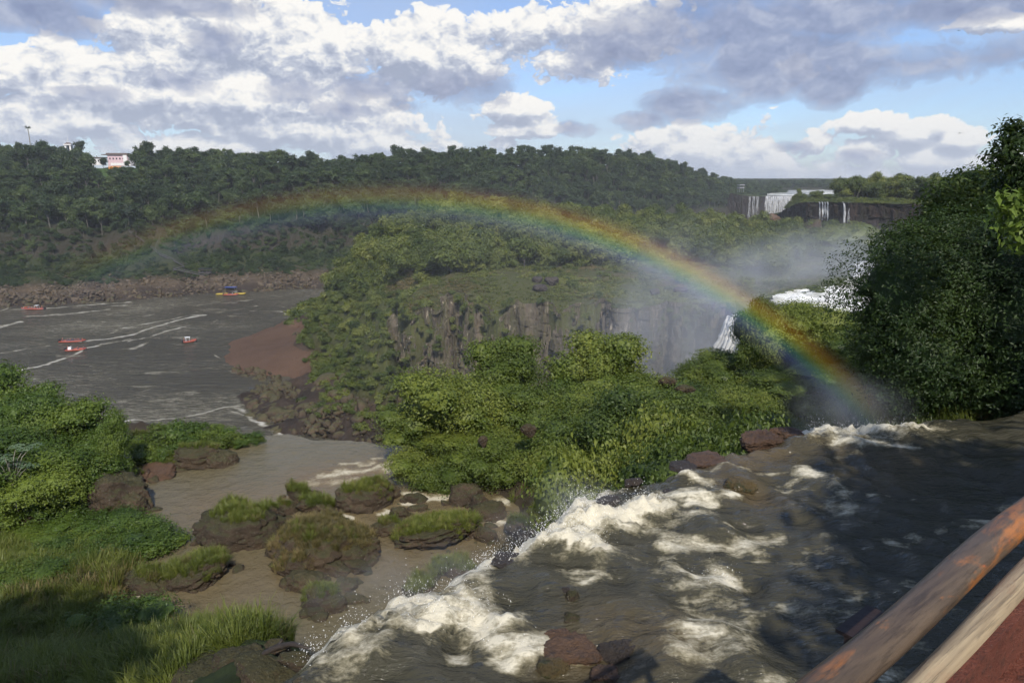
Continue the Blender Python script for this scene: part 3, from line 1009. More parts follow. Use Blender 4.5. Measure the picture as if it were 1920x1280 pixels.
sh = strokes(X, Y, [(0.8, 1.0, [(1330, 870), (1400, 860), (1440, 850)]), (0.7, .9, [(1380, 905), (1420, 930)]), (1.0, .5, [(1560, 850), (1620, 840)]), (0.7, .7, [(1130, 1180), (1180, 1210), (1250, 1200)]),
                    (0.7, .6, [(1060, 1230), (1150, 1260)]), (0.8, .6, [(1700, 860), (1640, 900)])], UP)
Vv, Ff, At = compact(np.c_[X, Y, Z], grid_faces(len(ys), len(xs), keep), {'foam': foam, 'shallow': sh})
tag(put('stream_water', mesh_np('stream', Vv, Ff, M['stream'], attrs=At)), kind='structure')
stream_pts = (X, Y, Z, foam, D, bulge)

# ------------------------------------------------------------------ ledge ground (pools, left slope, right mound)
nc = []


def addn(px, py, Y=None, z=None):
    nc.append(PD(px, py, Y) if Y is not None else PH(px, py, z))


for a in [(100, 1300, 17), (300, 1290, 15.5), (0, 1280, 18), (460, 1265, 14.2), (540, 1230, 15.5), (300, 1205, 20), (400, 1185, 20.3), (470, 1178, 20), (545, 1190, 18), (100, 1110, 27), (0, 1110, 27), (200, 1080, 28.5),
          (100, 1000, 34), (250, 1020, 32.5), (-150, 900, 44), (-150, 1100, 27), (220, 940, 39.5)]:
    addn(*a)
for p3 in [(-13, 24.8, -18.9), (-10.5, 24.6, -18.9), (-8, 23.8, -18.9), (-5.5, 22, -18.9), (-4.5, 19.5, -18.6), (-14.5, 27, -18.9)]:
    nc.append(np.array(p3, float))
for a in [(400, 930), (330, 950), (330, 1115), (420, 1110), (500, 1090), (600, 880), (500, 860), (480, 1000), (700, 1050), (850, 1000), (700, 950), (850, 1080), (760, 1100), (800, 940), (950, 980), (620, 1130), (700, 890), (280, 905)]:
    addn(*a, z=POOL - 0.9)
for p3 in [(-2, 46, -17.6), (4, 46, -17.4), (9, 47, -17.8), (2, 40, -17.8), (-4, 50, -17.6), (7, 36, -17.2), (6, 27, -14.6), (8, 26, -13.4), (4, 24, -14.6), (2.8, 21.5, -15.2), (1.6, 20.5, -16.2), (14, 54, -17.6), (21, 60, -17.0), (13, 36, -14.8), (14.5, 32, -12.6), (8.5, 22.5, -11.4), (10, 22, -9.8), (17, 45, -14.5), (-34, 40, -17.9), (-27, 38, -18.2), (-23, 37, -18.6), (-40, 48, -18.2), (-31, 49, -19.0), (-25, 46, -19.0), (-20, 42, -18.9), (-34, 55, -19.5)]:
    nc.append(np.array(p3, float))
for a in [(780, 880, -17.6), (860, 870, -17.2), (1000, 900, -16.8), (1000, 950, -17.6), (300, 880, -17.8), (370, 850, -17.7)]:
    addn(a[0], a[1], z=a[2])
for a in [(1640, 760, 27),
          (1700, 765, 25), (1800, 765, 24), (1950, 765, 24), (2100, 760, 25), (1550, 660, 56), (1700, 640, 56), (1950, 640, 56), ]:
    addn(*a)
nc = np.array(nc)
near_tps = TPS(nc[:, :2], nc[:, 2], 0.05)
# far rim of the ledge, then it falls into the gorge
ed = [(-1.2, 60), (-0.72, 60), (-0.60, 56), (-0.52, 54), (-0.46, 48), (-0.40, 49), (-0.36, 47.2), (-0.3, 46.6), (-0.22, 46.5), (-0.15, 47), (-0.1, 52), (0.0, 55), (0.15, 56), (0.22, 60),
      (0.30, 66), (0.5, 70), (0.9, 75)]


def near_z(x, y):
    x = np.atleast_1d(x).astype(float)
    y = np.atleast_1d(y).astype(float)
    z = near_tps(x, y)
    u = x / y
    e = np.interp(u, [a for a, _ in ed], [b for _, b in ed])
    z = np.maximum(z, -23)
    z = z - 60 * smooth(0, 4.5, y - e)
    return z


us = np.linspace(-1.05, 0.95, 620)
ys = np.geomspace(9.0, 85, 360)
U, S = np.meshgrid(us, ys)
X, Y = (U * S).ravel(), S.ravel()
Z = near_z(X, Y)
Dl = lip_dist(X, Y)
Z = np.where(Dl > -0.6, np.minimum(Z, UP - 0.75), Z)
Z = np.where((Dl > 0) , UP - 0.75, Z) 
Z += 0.28 * fb2(X, Y, 1.6, 5, 90) * (Dl < -1)
band = np.clip(0.25 + (Z - POOL) * 0.5 + 0.2 * fb2(X, Y, 4, 3, 92), 0, 1)
Vv, Ff, At = compact(np.c_[X, Y, Z], grid_faces(len(ys), len(us), (Dl < 1.0) & (Y > 11 - 0 * Y)), {'band': band})
near_me = mesh_np('ledge', Vv, Ff, M['near'], attrs=At)
tag(put('ledge_ground', near_me), kind='structure')
# bed under the upper stream and the ground the viewer's side stands on
xs2 = np.arange(-9, 32, .5)
ys2b = np.arange(2, 22, .5)
X2, Y2 = np.meshgrid(xs2, ys2b)
X2, Y2 = X2.ravel(), Y2.ravel()
D2 = lip_dist(X2, Y2)
Z2 = np.where(D2 > 0.3, UP - 0.7 + .1 * fb2(X2, Y2, 1.5, 3, 95), UP - 0.9 - 8 * np.clip(0.3 - D2, 0, 3))
Vv, Ff, _ = compact(np.c_[X2, Y2, Z2], grid_faces(len(ys2b), len(xs2), (D2 > -1.2)), {})
tag(put('stream_bed', mesh_np('bed', Vv, Ff, M['rock_dark'])), kind='structure')
# ------------------------------------------------------------------ camera, sun, sky
cam = bpy.data.cameras.new('camera')
cam.sensor_width = 36
cam.lens = 36 * F / 1920
cam.clip_start = 0.05
cam.clip_end = 60000
co = put('camera', cam, rot=(math.pi / 2 - TH, 0, 0))
scene.camera = co
sun = bpy.data.lights.new('sun', 'SUN')
sun.energy = 4.8
sun.angle = R(0.53)
sun.color = (1.0, 0.94, 0.84)
so = put('sun', sun)
so.rotation_euler = LIGHT.to_track_quat('-Z', 'Y').to_euler()

world = bpy.data.worlds.new('World')
scene.world = world
world.use_nodes = True
world.node_tree.nodes.clear()
t = NT(world.node_tree)
wo = t.n.new('ShaderNodeOutputWorld')
sky = t.n.new('ShaderNodeTexSky')
sky.sky_type = 'NISHITA'
sky.sun_disc = False
sky.sun_elevation = R(43.15)
sd = -LIGHT
sky.sun_rotation = math.atan2(sd.x, sd.y)
sky.air_density = 1.0
sky.dust_density = 0.6
sky.ozone_density = 1.5
dirn = t.n.new('ShaderNodeTexCoord').outputs['Generated']
sx = t.n.new('ShaderNodeSeparateXYZ')
t.l.new(dirn, sx.inputs[0])
az = t.math('ARCTAN2', sx.outputs[0], sx.outputs[1])
el = t.math('ARCSINE', sx.outputs[2])
# sky plane coordinates in degrees: (azimuth, elevation)
AE = t.new('ShaderNodeCombineXYZ', {0: t.math('MULTIPLY', az, 57.2958), 1: t.math('MULTIPLY', el, 57.2958)}).outputs[0]


def azel(px, py):
    v = ray(px, py)
    return math.degrees(math.atan2(v[0], v[1])), math.degrees(math.atan2(v[2], math.hypot(v[0], v[1])))


def blob_field(vec, blobs):
    acc = None
    for px, py, rx, ry, w in blobs:
        a, e = azel(px, py)
        k = 57.2958 / F
        s1 = t.new('ShaderNodeVectorMath', {0: vec, 1: (a, e, 0)}, operation='SUBTRACT').outputs[0]
        s2 = t.new('ShaderNodeVectorMath', {0: s1, 1: (1 / (rx * k), 1 / (ry * k), 0)}, operation='MULTIPLY').outputs[0]
        ln = t.new('ShaderNodeVectorMath', {0: s2}, operation='LENGTH').outputs['Value']
        v = t.math('SUBTRACT', w, t.math('MULTIPLY', ln, w))
        acc = v if acc is None else t.math('SMOOTH_MAX', acc, v, 0.12)
    return acc


def n2d(vec, scale, detail=4, rough=0.55, dist=0.0, out=0):
    return t.new('ShaderNodeTexNoise', {'Vector': vec, 'Scale': scale, 'Detail': detail, 'Roughness': rough, 'Distortion': dist}, noise_dimensions='2D').outputs[out]


def puff(vec, sc, off):
    v = t.new('ShaderNodeVectorMath', {0: vec, 1: off}, operation='ADD').outputs[0]
    wn = n2d(v, sc * 2.0, 2, 0.5, out=1)
    wv = t.new('ShaderNodeVectorMath', {0: wn, 1: (-.5, -.5, -.5)}, operation='ADD').outputs[0]
    wv = t.new('ShaderNodeVectorMath', {0: wv, 'Scale': 0.45 / sc}, operation='SCALE').outputs[0]
    v = t.new('ShaderNodeVectorMath', {0: v, 1: wv}, operation='ADD').outputs[0]
    vo = t.new('ShaderNodeTexVoronoi', {'Vector': v, 'Scale': sc * 1.5, 'Detail': 4.0, 'Roughness': 0.6, 'Lacunarity': 2.1}, voronoi_dimensions='2D', feature='F1', normalize=True)
    n = n2d(v, sc * 0.8, 7, 0.62)
    return t.math('ADD', t.math('MULTIPLY_ADD', vo.outputs['Distance'], -2.4, 0.95), t.math('MULTIPLY_ADD', n, 2.0, -1.0))


def squash(vec, sx_, sy_):
    return t.new('ShaderNodeVectorMath', {0: vec, 1: (sx_, sy_, 1)}, operation='MULTIPLY').outputs[0]


def cloud(vec, blobs, sc, off, amp):
    f = blob_field(vec, blobs)
    return t.math('ADD', f, t.math('MULTIPLY', puff(squash(vec, 0.75, 1.15), sc, off), amp))


bright = [  # px, py, rx, ry, weight
    (130, 150, 75, 65, .9), (300, 60, 100, 50, .7), (290, 110, 90, 80, .9), (430, 75, 150, 75, 1.0), (560, 90, 110, 70, .9), (640, 90, 60, 60, .8), (790, 95, 110, 65, 1.0), (880, 110, 80, 50, .7),
    (260, 180, 150, 50, .9), (480, 190, 200, 75, 1.1), (620, 200, 160, 60, .9), (20, 145, 70, 40, .7), (40, 195, 90, 40, .5), (160, 230, 200, 32, .7), (560, 245, 230, 38, .9), (700, 270, 130, 28, .7), (90, 245, 60, 26, .7), (380, 275, 160, 20, .6),
    (965, 208, 66, 34, .9), (960, 245, 80, 20, .6), (940, 268, 36, 14, .5), (1310, 285, 110, 42, .8), (1390, 300, 110, 30, .5), (1440, 265, 30, 30, .35), (1530, 270, 22, 18, .55), (1640, 232, 60, 22, .85), (1720, 250, 60, 26, .85), (1790, 262, 48, 22, .8),
    (1640, 282, 52, 26, .6), (1740, 302, 60, 22, .6), (1830, 300, 40, 12, .4), (1500, 325, 160, 12, .35), (1230, 270, 40, 20, .4), (1000, 60, 120, 40, .6), (1150, 60, 120, 50, .7), (1500, 130, 30, 20, .3), (1900, 35, 60, 14, .5), (1080, 115, 90, 30, .4)]
dark = [(50, 20, 90, 34, 1.0), (110, 40, 60, 22, .7), (330, 5, 140, 26, .9), (400, 75, 55, 30, .75), (560, 165, 60, 26, .5), (680, 165, 80, 30, .6), (850, 165, 100, 36, .7), (640, 205, 60, 16, .5), (180, 175, 60, 14, .5), (330, 150, 60, 18, .4), (760, 200, 60, 20, .5),
        (1180, 90, 160, 60, .6), (1330, 60, 180, 80, .9), (1460, 115, 140, 62, 1.5), (1555, 150, 62, 46, 1.5), (1560, 30, 200, 50, .9), (1800, 15, 230, 30, 1.0), (1420, 130, 160, 30, .8), (1540, 115, 80, 40, 1.5), (1280, 195, 90, 30, .9), (1210, 222, 50, 16, .6), (1330, 185, 50, 22, .6), (1075, 240, 30, 12, .45), (1700, 120, 160, 30, .35), (1850, 110, 140, 30, .45), (1490, 277, 30, 10, .4), (1600, 292, 50, 10, .35)]

Bv = cloud(AE, bright, 0.36, (3.1, 1.7, 0.4), 0.58)
AE2 = t.new('ShaderNodeVectorMath', {0: AE, 1: (0.3, 0.8, 0)}, operation='ADD').outputs[0]
Bv2 = cloud(AE2, bright, 0.36, (3.1, 1.7, 0.4), 0.58)
Dv = cloud(AE, dark, 0.22, (7.7, 4.2, 2.4), 0.52)
Dp = puff(squash(AE2, 0.75, 1.15), 0.22, (7.7, 4.2, 2.4))
# thin high veil
veil = n2d(squash(AE, 0.035, 0.22), 1.0, 7, 0.62, 0.8)
veil2 = n2d(squash(AE, 0.02, 0.06), 1.0, 4, 0.5)
low = t.ramp(t.math('MULTIPLY', el, 57.2958 / 22.0), [(0.0, 1.0), (0.25, 0.75), (0.75, 0.55), (1.0, 0.7)])
vm = t.math('MULTIPLY', t.ramp(t.math('MULTIPLY_ADD', veil2, 0.7, t.math('MULTIPLY', veil, 0.6)), [(0.46, 0.05), (0.85, 0.85)]), low)
E_ = 0.125
skyc = t.new('ShaderNodeVectorMath', {0: sky.outputs[0], 'Scale': E_}, operation='SCALE').outputs[0]
skyc = t.mix(1.0, skyc, (0.84, 0.98, 1.25), 'MULTIPLY')
c = t.mix(vm, skyc, (0.52, 0.58, 0.70))
# bright cumulus
lit = t.math('MULTIPLY_ADD', t.math('SUBTRACT', Bv, Bv2), 1.15, 0.50, clamp=True)
bcol = t.ramp(lit, [(0.1, (0.38, 0.43, 0.56)), (0.42, (0.58, 0.62, 0.72)), (0.62, (0.82, 0.83, 0.85)), (0.85, (1.0, 0.98, 0.94))])
bfade = t.mix(t.ramp(t.math('MULTIPLY', el, 57.2958 / 10.0), [(0.0, 0.5), (0.6, 0.0)]), bcol, (0.60, 0.66, 0.75))
bm = t.ramp(Bv, [(0.06, 0.0), (0.13, 0.85), (0.24, 1.0)])
c = t.mix(bm, c, bfade)
# grey clouds in their own shade
dl = t.math('MULTIPLY_ADD', t.math('SUBTRACT', puff(squash(AE, 0.75, 1.15), 0.22, (7.7, 4.2, 2.4)), Dp), 0.4, 0.45, clamp=True)
dcol = t.ramp(dl, [(0.0, (0.19, 0.23, 0.38)), (0.45, (0.33, 0.38, 0.54)), (1.0, (0.66, 0.69, 0.78))])
dm = t.ramp(Dv, [(0.05, 0.0), (0.25, 0.55), (0.6, 0.92)])
c = t.mix(dm, c, dcol)
# towards the zenith and behind: broken cloud of the same kind
bg = t.new('ShaderNodeBackground', {'Color': c, 'Strength': 1.0})
t.l.new(bg.outputs[0], wo.inputs[0])
world.cycles.sampling_method = 'NONE'

scene.view_settings.view_transform = 'Standard'
scene.view_settings.look = 'None'
scene.view_settings.exposure = 0.0
scene.view_settings.gamma = 1.0
cy = scene.cycles
cy.use_denoising = True
cy.max_bounces = 5
cy.diffuse_bounces = 2
cy.glossy_bounces = 2
cy.transmission_bounces = 3
cy.transparent_max_bounces = 12
cy.volume_bounces = 0
cy.use_adaptive_sampling = True
cy.adaptive_threshold = 0.03
cy.sample_clamp_indirect = 4.0
cy.caustics_reflective = False
cy.caustics_refractive = False
# ------------------------------------------------------------------ forests
def in_px(px, py, poly):
    return in_poly(np.asarray(px, float), np.asarray(py, float), np.array(poly, float))


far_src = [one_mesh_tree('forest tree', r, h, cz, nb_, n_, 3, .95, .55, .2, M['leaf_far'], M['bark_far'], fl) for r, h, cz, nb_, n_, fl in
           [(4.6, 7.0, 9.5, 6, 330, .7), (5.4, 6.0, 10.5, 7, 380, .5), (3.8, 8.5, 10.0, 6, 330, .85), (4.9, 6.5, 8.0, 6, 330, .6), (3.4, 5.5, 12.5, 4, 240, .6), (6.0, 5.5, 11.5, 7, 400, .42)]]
isl_src = [one_mesh_tree('island tree', r, h, cz, nb_, n_, 4, .62, .42, .16, M['leaf_isle'], M['bark_far'], fl) for r, h, cz, nb_, n_, fl in
           [(4.2, 6.0, 6.3, 7, 560, .7), (4.8, 5.4, 6.4, 8, 620, .6), (3.4, 7.0, 6.6, 6, 520, .85), (4.4, 5.5, 5.8, 7, 560, .65), (3.4, 5.0, 7.2, 6, 460, .7), (5.0, 5.2, 6.8, 8, 640, .55)]]
shrub_src = []
for r, h in [(2.2, 2.4), (2.8, 2.2), (1.6, 1.8), (2.4, 3.2)]:
    bl = crown_blobs(4, r, h, h * .35, .7)
    V, Q = crown(bl, 170, 4, .5, .28)
    cv, cf = core(bl, .6, 1)
    shrub_src.append(mesh_np('shrub', np.r_[V, cv], [Q, cf + len(V)], [M['leaf_isle']], smooth_=False))
scrub_far = []
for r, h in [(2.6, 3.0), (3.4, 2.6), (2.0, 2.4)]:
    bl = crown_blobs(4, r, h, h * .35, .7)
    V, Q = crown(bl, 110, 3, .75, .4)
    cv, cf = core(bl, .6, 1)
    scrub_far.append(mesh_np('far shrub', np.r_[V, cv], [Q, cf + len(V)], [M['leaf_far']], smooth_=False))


def jitter_grid(x0, x1, y0, y1, sp):
    gx, gy = np.meshgrid(np.arange(x0, x1, sp), np.arange(y0, y1, sp))
    gx = gx.ravel() + rng.uniform(-.48, .48, gx.size) * sp
    gy = gy.ravel() + rng.uniform(-.48, .48, gy.size) * sp
    return gx, gy


def hoff(u, s):
    return 6 * np.sin(u * 40) * smooth(0, 60, s) + 3 * np.sin(u * 97 + 1) * smooth(-5, 20, s)


# --- far hill trees
hx, hy = jitter_grid(-640, 420, 430, 1300, 7.0)
hu = hx / hy
hs = hy - np.interp(hu, wu, wY)
ok = (hs > 74) & (hs < 262) & (hu > -0.86) & (hu < 0.385)
hx, hy, hu, hs = hx[ok], hy[ok], hu[ok], hs[ok]
hz = hill(hu, hs - hoff(hu, hs)) - 3.2
qx, qy = proj(np.c_[hx, hy, hz])
clear = in_px(qx, qy, [(166, 282), (262, 282), (262, 345), (236, 352), (176, 350), (166, 330)])
ok = ~clear & ~((hs > 235) & (rng.random(len(hs)) < .5))
hill_trees = np.c_[hx, hy, hz][ok]
# sparse trees of the lower cliff
lx, ly = jitter_grid(-560, 300, 380, 700, 7.5)
lu = lx / ly
ls = ly - np.interp(lu, wu, wY)
ok = (ls > 50) & (ls < 76) & (rng.random(len(ls)) < .6) & (lu > -.86) & (lu < .1)
low_trees = np.c_[lx, ly, hill(lu, ls - hoff(lu, ls)) - 1][ok]

# --- island and terrace trees
ix, iy = jitter_grid(-140, 330, 175, 428, 5.4)
iz = isle_z(ix, iy)
ax, ay = proj(np.c_[ix, iy, iz])
F1 = [(560, 600), (600, 560), (640, 545), (700, 548), (760, 532), (800, 522), (870, 514), (930, 508), (1000, 500), (1080, 503), (1150, 498), (1230, 492), (1290, 488), (1390, 510), (1450, 520), (1490, 495), (1540, 462), (1600, 440),
      (1560, 360), (1300, 300), (640, 300), (540, 560)]
F2 = [(545, 598), (620, 560), (700, 545), (735, 575), (770, 620), (800, 690), (760, 660), (720, 625), (660, 640), (600, 612)]
m1 = in_px(ax, ay, F1) & (iz > -58)
m2 = in_px(ax, ay, F2) & (iz > -63) & (iy < 330)
isle_trees = np.c_[ix, iy, iz - 3.0][m1 | m2]
isle_big = np.where(m1, 1.0, .62)[m1 | m2]
# trees on the cliff top by the falls
px2, py2 = jitter_grid(120, 420, 262, 720, 6.5)
pu = px2 / py2
f2 = np.interp(pu, uu_, YY_)
ok = (pu > uu_[0] + .004) & (pu < .72) & (py2 > f2 + np.where(pu < .455, 6, 20)) & (py2 < f2 + np.where(pu < .455, 40, 240))
gap = (pu < .45) & (rng.random(len(pu)) < .45)
ok &= ~gap & (pu > .388)
px2, py2 = px2[ok], py2[ok]
pz = np.interp(px2 / py2, uu_, pl[:, 2])
kk = (py2 - np.interp(px2 / py2, uu_, YY_)) / (1000 - np.interp(px2 / py2, uu_, YY_))
top_trees = np.c_[px2, py2, pz * (1 - kk) - 22.5 * kk - .5]

allp = np.r_[hill_trees, low_trees, isle_trees, top_trees]
kind_ = np.r_[np.zeros(len(hill_trees)), np.ones(len(low_trees)), np.full(len(isle_trees), 2), np.full(len(top_trees), 3)].astype(int)
scl_ = np.r_[rng.uniform(.55, 1.35, len(hill_trees)), rng.uniform(.4, .65, len(low_trees)), isle_big * rng.uniform(.7, 1.25, len(isle_trees)), rng.uniform(.75, 1.25, len(top_trees)) * np.where(top_trees[:, 0] / top_trees[:, 1] < .455, .5, 1)]
big = rng.random(len(allp)) < .06
scl_ = np.where(big & (kind_ != 1), scl_ * 1.15, scl_)
dist = np.linalg.norm(allp, axis=1)
sx_, sy_ = proj(allp)
show = scl_ * 9 / dist * F
show[(sx_ < -40) | (sx_ > 1960)] = 0
show[(kind_ == 0)] *= .92
order = np.argsort(-show)
N_IND = 235
ind = order[:N_IND]
mass = order[N_IND:]
FOR_LBL = {2: ('broad green tree in the dense wood on the island above the cliff', 'trees of the wood on the island'),
           3: ('bushy green tree on the flat top of the dark waterfall cliff', 'trees on top of the dark waterfall cliff'),
           0: ('dark forest tree on the hill across the river', 'forest trees on the hill across the river'),
           1: ('small tree on the rocky bank across the river', 'small trees of the rocky far bank')}
for i in ind:
    k = kind_[i]
    src = far_src if k in (0, 1) else isl_src
    o = put('forest_tree', src[rng.integers(len(src))], loc=allp[i], rot=(rng.normal() * .06, rng.normal() * .06, rng.uniform(0, 6.28)),
            scl=(scl_[i], scl_[i], scl_[i] * rng.uniform(.85, 1.25)))
    tag(o, FOR_LBL[k][0], 'tree', FOR_LBL[k][1])
srcs = far_src + isl_src
idx = np.where(kind_[mass] <= 1, rng.integers(0, 6, len(mass)), 6 + rng.integers(0, 6, len(mass)))
sc3 = np.c_[scl_[mass], scl_[mass], scl_[mass] * rng.uniform(.8, 1.3, len(mass))]
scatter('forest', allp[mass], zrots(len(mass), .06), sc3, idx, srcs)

# --- far plateau woods to the horizon
fx_, fy_ = jitter_grid(150, 2400, 1010, 3600, 15)
ok = (fx_ / fy_ > .26) & (fx_ / fy_ < .78) & ((fy_ > 1250) | (fx_ / fy_ > .47)) & (rng.random(len(fx_)) < np.clip(2400 / fy_, 0, 1))
fx_, fy_ = fx_[ok], fy_[ok]
fz_ = np.full(len(fx_), -24.5)
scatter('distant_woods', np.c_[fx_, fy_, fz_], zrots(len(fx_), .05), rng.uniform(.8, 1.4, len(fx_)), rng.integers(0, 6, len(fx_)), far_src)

# --- scrub: far bank, island slopes, cliff faces, terrace
gx, gy = jitter_grid(-460, 150, 378, 620, 2.9)
gu = gx / gy
gs = gy - np.interp(gu, wu, wY)
ok = (gs > 22) & (gs < 84) & (rng.random(len(gs)) < np.interp(gs, [22, 30, 60, 76, 84], [.2, .85, .9, .75, 1])) & (gu > -.85)
bank_scrub = np.c_[gx, gy, hill(gu, gs - hoff(gu, gs))][ok]
scatter('far_bank_undergrowth', bank_scrub, zrots(len(bank_scrub)), rng.uniform(.35, .95, len(bank_scrub)), rng.integers(0, 3, len(bank_scrub)), scrub_far)

gx, gy = jitter_grid(-150, 330, 170, 400, 2.3)
gz = isle_z(gx, gy)
ax, ay = proj(np.c_[gx, gy, gz])
dens = np.zeros(len(gx))
dens[(ay > 545) & (gz > -66) & (ax < 800)] = 1.0
dens[(gz > -36) & (ay < 560)] = .38
dens[in_px(ax, ay, [(1000, 540), (1050, 500), (1500, 490), (1500, 560), (1300, 530), (1150, 520)])] = .5
dens[in_px(ax, ay, [(740, 548), (840, 520), (1000, 497), (1010, 512), (850, 545)])] = .6
dens[in_px(ax, ay, F1)] = .6
dens[in_px(ax, ay, [(415, 606), (640, 612), (640, 650), (500, 705), (415, 705)]) & (gz < -62)] = 0
dens[in_px(ax, ay, [(470, 700), (560, 745), (660, 785), (760, 800), (760, 840), (440, 800)])] = .14
clump = fb2(gx, gy, 8, 3, 61)
dens *= np.where(gz > -36, smooth(-.35, .25, clump) * .8 + .2, smooth(-.7, -.1, clump) * .6 + .4)
ok = (rng.random(len(gx)) < dens) & (gz > -68)
sc_ = np.where(gz > -36, rng.gamma(2, .14, len(gx)) + .1, rng.uniform(.5, 1.05, len(gx))) * np.where(in_px(ax, ay, F1), 2.0, 1)
P_ = np.c_[gx, gy, gz][ok]
scatter('island_undergrowth', P_, zrots(len(P_)), np.c_[sc_[ok], sc_[ok], sc_[ok] * .8], rng.integers(0, 4, len(P_)), shrub_src)

# shrubs clinging to the island cliff
n = 900
q = rng.random(n)
uq2 = cu[0] + .01 + (cu[-1] - cu[0] - .02) * rng.random(n)
zz = rng.uniform(0, 1, n) ** 1.35
keep = fb2(uq2 * 190, zz * 40, 12, 3, 66) > -.12 + .45 * zz
keep &= rng.random(n) < .55
uq2, zz = uq2[keep], zz[keep]
Yc = cliffY(uq2) - 1.6 - 2.2 * zz - rng.uniform(0, 1.2, len(zz))
P_ = np.c_[uq2 * Yc, Yc, -33 - zz * 34]
s_ = rng.uniform(.2, .55, len(P_))
scatter('cliff_greenery', P_, zrots(len(P_), .5), np.c_[s_, s_, s_ * rng.uniform(.6, 1.4, len(P_))], rng.integers(0, 4, len(P_)), shrub_src)

# plateau brink shrubs
pu = rng.uniform(.384, .74, 1500)
pf = np.interp(pu, uu_, YY_)
dd = rng.uniform(.5, 26, 1500) ** 1.0
P_ = np.c_[pu * (pf + dd), pf + dd, np.interp(pu, uu_, pl[:, 2]) + 0 * dd]
s_ = rng.uniform(.25, .8, len(P_)) * np.interp(dd, [0, 6, 26], [.6, .8, 1.3])
scatter('plateau_undergrowth', P_, zrots(len(P_)), s_, rng.integers(0, 4, len(P_)), shrub_src)
# overgrown boulders and slope under the falls cliff
pu = rng.uniform(.36, .70, 900)
pf = np.interp(pu, uu_, YY_) - rng.uniform(2, 60, 900)
pzz = isle_z(pu * pf, np.clip(pf, 150, 428))
P_ = np.c_[pu * pf, pf, pzz]
s_ = rng.uniform(.5, 1.4, 900)
P_, s_ = P_[pf > 240], s_[pf > 240]
scatter('valley_undergrowth', P_, zrots(len(P_)), s_, rng.integers(0, 4, len(P_)), shrub_src)

# ------------------------------------------------------------------ near trees and bushes
def plant(name, srcs_, p, s, rz=None, sz=1.0, label=None, cat='tree', group=None, tilt=(0, 0)):
    """an Empty at the plant's foot with its crown and trunk"""
    root = bpy.data.objects.new(name, None)
    COL.objects.link(root)
    root.empty_display_size = .3
    root.location = p
    root.rotation_euler = (tilt[0], tilt[1], rng.uniform(0, 6.28) if rz is None else rz)
    root.scale = (s, s, s * sz)
    tag(root, label, cat, group)
    for nm, me_ in srcs_.items():
        put(nm, me_, root)
    return root


def bush_src(mat, r, h, cz, nb_, nclus, per, leaf, spread, th, tr, asp=.6, flat=.7, shell=(.75, 1.08), bark='bark'):
    return tree_parts(crown_blobs(nb_, r, h, cz, flat), nclus, per, leaf, spread, th, tr, M[mat], M[bark], asp, True, 5, shell)


MID = [bush_src('leaf_mid', 3.2, 4.6, 3.4, 11, 2300, 8, .155, .20, 2.5, .14), bush_src('leaf_mid', 3.6, 3.8, 3.0, 12, 2400, 8, .15, .20, 2.2, .15, flat=.55),
       bush_src('leaf_mid', 2.8, 5.2, 3.6, 10, 2200, 8, .16, .20, 2.8, .14, flat=.85), bush_src('leaf_mid', 3.3, 4.2, 3.2, 12, 2400, 8, .14, .18, 2.4, .13)]
LFT = [bush_src('leaf_left', 3.2, 4.6, 3.6, 10, 2200, 8, .17, .22, 2.5, .15), bush_src('leaf_left', 3.5, 4.0, 3.2, 11, 2300, 8, .16, .20, 2.2, .14, flat=.6),
       bush_src('leaf_left', 2.6, 5.4, 3.8, 9, 2000, 8, .18, .2, 2.8, .13, flat=.9)]
LOW = [bush_src('leaf_mid', 2.2, 2.0, .9, 8, 1100, 8, .12, .15, .6, .06), bush_src('leaf_mid', 2.6, 1.6, .8, 9, 1200, 8, .11, .15, .5, .06)]
LOWL = [bush_src('leaf_left', 2.0, 2.2, 1.0, 8, 1000, 8, .13, .15, .6, .06), bush_src('leaf_left', 2.5, 1.7, .8, 9, 1100, 8, .12, .15, .5, .06)]


def on_near(px, py, Y):
    p = PD(px, py, Y)
    p[2] = float(near_z(p[0], p[1])[0])
    return p


def plant_top(name, srcs_, px, ytop, Y, hsrc, width=1.0, **kw):
    """stand a plant at distance Y so that its crown reaches the height seen at (px, ytop)"""
    p = PD(px, ytop, Y)
    g0 = float(near_z(p[0], p[1])[0])
    h = max(0.8, p[2] - g0)
    s = max(.3, h / hsrc)
    return plant(name, srcs_, (p[0], p[1], g0 - .15), width, sz=s / width, **kw)


G1 = 'bushes crowding the ledge below the lip'
mid_list = [  # px, ytop, Y, width, label
    (830, 678, 43, 1.05, 'light green spreading tree at the left end of the middle thicket'),
    (900, 690, 46, 1.0, 'rounded tree just behind the light green spreading tree'),
    (950, 650, 49, 1.05, 'taller dull green tree second from the left on the thicket skyline'),
    (790, 745, 43.5, .8, 'small leafy tree at the left foot of the light green spreading tree'),
    (1010, 710, 45, .9, 'dark green tree in the dip between the two high parts of the thicket'),
    (1070, 690, 44, 1.0, 'green tree at the left shoulder of the domed tree'),
    (1128, 642, 47, 1.1, 'domed tree with a browned top, highest of the thicket'),
    (1195, 672, 45, 1.15, 'broad tree right of the domed tree with a browned top'),
    (1110, 735, 40, 1.05, 'wide layered tree in front of the domed tree'),
    (1258, 700, 43, 1.05, 'pale green tree sloping down at the right of the thicket'),
    (1200, 752, 37, 1.0, 'large bush low in the thicket above the grassy slope'),
    (880, 790, 41, .8, 'dense bush in the middle of the thicket over the brown rocks'),
    (960, 800, 40.5, .8, 'dense bush beside two brown stones in the thicket'),
    (1060, 800, 38.5, .8, 'shadowed bush under the wide layered tree'),
    (1290, 760, 36, .85, 'creeper covered bush at the right end of the thicket'),
]
